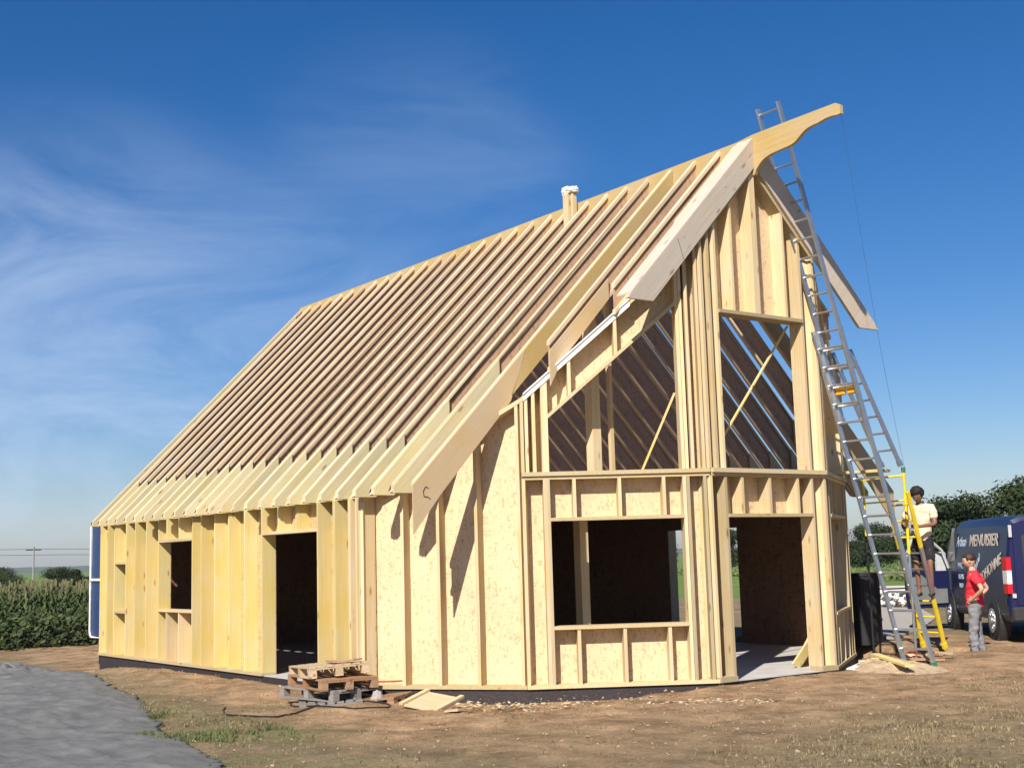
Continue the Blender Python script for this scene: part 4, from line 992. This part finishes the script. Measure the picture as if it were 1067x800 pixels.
MB().beam((-13.4, 16.0, .42), (-9.2, 21.5, .46), .12, .10).build('beam', m_memb, root)
rnd = random.Random(4); mb = MB()
for k in range(420):
    t = rnd.random(); cx, cy = -12.2+3.4*t+rnd.gauss(0, .22), 15.0+4.6*t+rnd.gauss(0, .22); h = max(0, .42-.55*math.hypot(cx-(-12.2+3.4*t), cy-(15+4.6*t)))*rnd.random(); r = rnd.uniform(.06, .13)
    pv = [Vector((rnd.uniform(-1, 1), rnd.uniform(-1, 1), rnd.uniform(-1, 1))).normalized()*r for _ in range(4)]
    c = Vector((cx, cy, .12+h)); ax = [Vector((r, 0, 0)), Vector((0, r, 0)), Vector((-r, 0, 0)), Vector((0, -r, 0))]; j = [v+Vector((rnd.uniform(-.4, .4)*r, rnd.uniform(-.4, .4)*r, rnd.uniform(-.3, .3)*r)) for v in ax]
    tp_, bt = Vector((0, 0, r*rnd.uniform(.6, 1))), Vector((0, 0, -r))
    for i in range(4): mb.face([c+j[i], c+j[(i+1) % 4], c+tp_]); mb.face([c+j[(i+1) % 4], c+j[i], c+bt])
tag(mb.build('stone_heap', plain('white_stone', (.60, .58, .55), .9), None, loc=(0, 0, 0)), 'long heap of broken white stones in front of the low wall', None, None, 'stuff')

# ------------------------------------------------------------------ vegetation
def leaf_mat(name, c, var=.4):
    m, t, b = _new(name); gi = t.nodes.new('ShaderNodeNewGeometry'); r = t.nodes.new('ShaderNodeValToRGB')
    r.color_ramp.elements[0].color = _rgb([x*(1-var) for x in c]); r.color_ramp.elements[1].color = _rgb([x*(1+var) for x in c])
    t.links.new(gi.outputs['Random Per Island'], r.inputs[0]); t.links.new(r.outputs[0], b.inputs['Base Color']); b.inputs['Roughness'].default_value = .7; b.inputs['Specular IOR Level'].default_value = .25
    return m
m_leaf = leaf_mat('leaf_dark', (.026, .042, .016)); m_leaf2 = leaf_mat('leaf_mid', (.034, .052, .018)); m_bark = plain('bark', (.10, .075, .055), .9, bump=.6)
def make_tree(seed, H, Wd, mat, leafsize=.125, n=13000, name='tree', low=.08):
    rnd = random.Random(seed); root = empty(name)
    mb = MB(); mb.tube([(0, 0, -.3), (.05, .03, H*.25), (0, .1, H*.5), (.1, 0, H*.8)], .035*H, 8, .01*H)
    for k in range(7):
        a = rnd.uniform(0, 6.28); z = H*rnd.uniform(.2, .6); r = Wd*.38*rnd.uniform(.6, 1); mb.tube([(0, 0, z), (math.cos(a)*r*.5, math.sin(a)*r*.5, z+H*.1), (math.cos(a)*r, math.sin(a)*r, z+H*.22)], .014*H, 6, .004*H)
    o = mb.build('trunk', m_bark, None, loc=(0, 0, 0)); o.parent = root
    lobes = []
    for k in range(15):
        a = rnd.uniform(0, 6.28); rr = Wd*.34*math.sqrt(rnd.random()); z = H*(low+.14+(.68-low)*rnd.random()); sc = rnd.uniform(.11, .26)*Wd*(1.15-.45*(z/H))
        lobes.append((Vector((rr*math.cos(a), rr*math.sin(a), z)), sc))
    lobes.append((Vector((rnd.uniform(-.2, .2), 0, H*.84)), Wd*.15))
    mb = MB()
    for k in range(n):
        c, r = rnd.choice(lobes); d = Vector((rnd.gauss(0, 1), rnd.gauss(0, 1), rnd.gauss(0, 1))).normalized(); q = r*(rnd.random()**.35)
        q *= 1+.55*noise.noise((c+d*2)*1.9)
        p = c+Vector((d.x*q, d.y*q, d.z*q*.85))
        if p.z < H*low*.5: continue
        nr = (d+Vector((rnd.gauss(0, .6), rnd.gauss(0, .6), rnd.gauss(0, .6)))).normalized(); u = nr.orthogonal().normalized(); v = nr.cross(u); a = rnd.uniform(0, 6.28); u, v = u*math.cos(a)+v*math.sin(a), v*math.cos(a)-u*math.sin(a)
        s = leafsize*rnd.uniform(.5, 1.1); mb.face([p-u*s, p-v*s*.45, p+u*s, p+v*s*.45])
    o = mb.build('crown', mat, None, loc=(0, 0, 0)); o.parent = root
    return root
protos = [make_tree(3, 5, 5.6, m_leaf), make_tree(8, 5, 6.2, m_leaf2), make_tree(21, 5, 5.0, m_leaf)]
used = [False]*3
TR = [(-18.6, 41.0, 5.1, 'tallest dense tree rising over the rear of the van at the right edge'), (-22.37, 42.61, 5.4, 'rounded dark tree just left of the tallest one, over the van roof'), (-15.6, 38.6, 5.2, 'dark tree cut by the right edge of the picture'),
      (-23.6, 39.9, 4.7, 'bushy tree above the middle of the van roof'), (-27.2, 44.25, 4.5, 'spreading tree above the front of the van'), (-32.5, 50.31, 4.5, 'dark tree right beside the curly haired man'), (-36.5, 54.2, 4.2, 'dark tree directly behind the curly haired man'),
      (-53.3, 74.8, 3.0, 'small tree seen through the rungs of the tall ladder'), (-60.5, 82.9, 2.6, 'far low tree between the two tall ladder stiles'), (-52.3, 69.3, 3.9, 'round small tree standing alone left of the tall ladder'), (-74.9, 95.96, 2.9, 'far low bush in the gap right of the house'), (-63.3, 79.7, 2.7, 'small dark tree touching the right corner of the house'),
      (-83.5, 101.9, 4.0, 'far tree seen past the right side window of the house'), (-79, 92.6, 3.9, 'far tree hidden partly by the right house corner'), (-71.2, 72.6, 4.1, 'tree seen small through the front doorway'), (-80, 70, 4.3, 'tree seen small through the large ground floor window')]
for i, (x, y, h, lab) in enumerate(TR):
    k = i % 3; r = protos[k] if not used[k] else copy_tree(protos[k]); used[k] = True
    r.location = (x, y, gz(x, y)-.1); r.rotation_euler = (0, 0, i*1.3); s = h/4.6*(.88 if i < 7 else .95); r.scale = (s*1.15, s*1.15, s); tag(r, lab, 'tree', 'trees along the field behind the van')
LT = [(-92.9, 18.6, 3.0, 'round bush tree beyond the corn, left of the blue trailer'), (-97, 15.5, 2.5, 'low tree joined to the left side of the round bush tree'), (-97.4, 21.2, 2.6, 'low tree just right of the round bush tree beyond the corn'), (-150, 26, 3.6, 'far dark tree at the left edge of the picture'), (-158, 30.8, 3.4, 'far dark tree next to the one at the left edge')]
for i, (x, y, h, lab) in enumerate(LT):
    r = copy_tree(protos[i % 3]); r.location = (x, y, -.6); r.rotation_euler = (0, 0, i*2.1); s = h/4.6*.85; r.scale = (s*1.5, s*1.5, s); tag(r, lab, 'tree', 'trees beyond the corn field')
# corn
random.seed(9); m_c1 = leaf_mat('corn_leaf', (.055, .08, .026), .45); m_c2 = leaf_mat('corn_tassel', (.12, .115, .055), .3)
mb = MB(); 
for row in range(16):
    for k in range(150):
        bx = -25.2-row*.75; by = -13+k*.17; x = bx+random.gauss(0, .06)+(by*-.05); y = by+random.gauss(0, .05)
        if row > 5 and random.random() < .35: continue
        z0 = -.42; h = random.uniform(1.5, 1.95)
        mb.mi = 0; nl = 8 if row < 4 else 5
        for q in range(nl):
            a = random.uniform(0, 6.28); zb = z0+h*(.25+.6*q/nl); dl = Vector((math.cos(a), math.sin(a), 0)); l = random.uniform(.3, .5); sd = Vector((-dl.y, dl.x, 0))*.035
            p0 = Vector((x, y, zb)); p1 = p0+dl*l*.5+Vector((0, 0, .22)); p2 = p0+dl*l+Vector((0, 0, .05*random.uniform(-2, 2)))
            mb.face([p0-sd*.5, p0+sd*.5, p1+sd, p1-sd]); mb.face([p1-sd, p1+sd, p2])
        mb.mi = 1; p = Vector((x, y, z0+h*.85)); mb.face([p-Vector((.012, 0, 0)), p+Vector((.012, 0, 0)), p+Vector((.02, .02, .24)), p+Vector((-.02, -.02, .24))]); mb.face([p-Vector((0, .012, 0)), p+Vector((0, .012, 0)), p+Vector((.03, .03, .22)), p+Vector((-.03, .02, .22))])
tag(mb.build('corn_field', [m_c1, m_c2], None, loc=(0, 0, 0)), 'field of tall green corn with pale tassels at the left', None, None, 'stuff')
mb = MB(); m_w1 = leaf_mat('weed_leaf', (.042, .062, .02), .5)
for _ in range(11000):
    x = -24.6+random.gauss(0, .55); y = random.uniform(-12, 3); hh = .95+.35*noise.noise(Vector((x*.8, y*.8, 1))); z = -.42+hh*random.random(); s = random.uniform(.05, .11)
    nr = Vector((random.gauss(.4, .6), random.gauss(-.4, .6), random.gauss(.4, .5))).normalized(); u = nr.orthogonal().normalized(); v = nr.cross(u); p = Vector((x, y, z)); mb.face([p-u*s, p-v*s*.5, p+u*s, p+v*s*.5])
tag(mb.build('weeds', [m_w1], None, loc=(0, 0, 0)), 'dense dark weeds growing along the front edge of the corn', None, None, 'stuff')
# right hand field: uneven crop line in front of the trees
mb = MB(); m_f = leaf_mat('crop_leaf', (.12, .16, .05), .35)
for _ in range(9000):
    t = random.random(); x = -70+62*t; y = 66-32*t+random.gauss(0, 1.0); z = .05+.55*random.random()**.7; s = random.uniform(.08, .18); a = random.uniform(0, 6.28); p = Vector((x, y, gz(x, y)+z)); u = Vector((math.cos(a), math.sin(a), .4))*s; v = Vector((0, 0, s*.6)); mb.face([p-u, p-v, p+u, p+v])
tag(mb.build('tall_crop', [m_f], None, loc=(0, 0, 0)), 'strip of tall green crop at the far edge of the field', None, None, 'stuff')
# distant hills on the left
mb = MB(); pv = None
for i in range(60):
    a = R_(100+1.7*i); r = 2600; h = 14+10*noise.noise(Vector((i*.35, 0, 0)))+5*noise.noise(Vector((i*1.1, 3, 0))); h = max(h, 3)
    q = (Vector((math.cos(a)*r, math.sin(a)*r, -2)), Vector((math.cos(a)*(r+300), math.sin(a)*(r+300), h)), Vector((math.cos(a)*(r+900), math.sin(a)*(r+900), -2)))
    if pv: mb.face([pv[0], q[0], q[1], pv[1]]); mb.face([pv[1], q[1], q[2], pv[2]])
    pv = q
tag(mb.build('hills', plain('hill_green', (.07, .10, .05), .95, scale=.01), None, loc=(0, 0, 0)), kind='structure')
# utility pole and wires far left
root = empty('utility_pole', (-132, 27.4, -.5)); tag(root, 'thin distant utility pole carrying two wires above the corn', 'utility pole')
MB().tube([(-132, 27.4, -1), (-132, 27.4, 4.5)], .13, 8, .09).build('pole', plain('pole_grey', (.25, .24, .23), .8), root); MB().beam((-132.05, 26.6, 4.15), (-131.95, 28.2, 4.15), .1, .1).build('cross_arm', m_black, root)
for k, (zo, lab) in enumerate(((0.0, 'upper distant wire crossing the sky above the corn'), (-.62, 'lower distant wire crossing the sky above the corn'))):
    pl = []
    for i in range(25): 
        t = i/24; y = -30+120*t; d_ = abs(((y-27.4)/60)); pl.append((-132+(y-27.4)*.12, y, 4.25+zo+.010*(27.4-y)-.7*(d_*(1-min(d_, 1)))))
    o = MB().tube(pl, .022, 5).build('power_line', m_black, None, loc=pl[0]); tag(o, lab, 'power line')

# thin summer haze round the whole scene
mb = MB(); mb.box((-3600, -3600, -12), (3600, 3600, 45))
m = bpy.data.materials.new('haze_air'); m.use_nodes = True; t = m.node_tree; t.nodes.clear()
ou = t.nodes.new('ShaderNodeOutputMaterial'); pv = t.nodes.new('ShaderNodeVolumePrincipled'); pv.inputs['Color'].default_value = (.80, .88, 1, 1); pv.inputs['Density'].default_value = .00014; pv.inputs['Anisotropy'].default_value = .2
t.links.new(pv.outputs[0], ou.inputs['Volume'])
tag(mb.build('haze', m, None, loc=(0, 0, 0)), 'thin blue summer haze in the air', None, None, 'stuff')
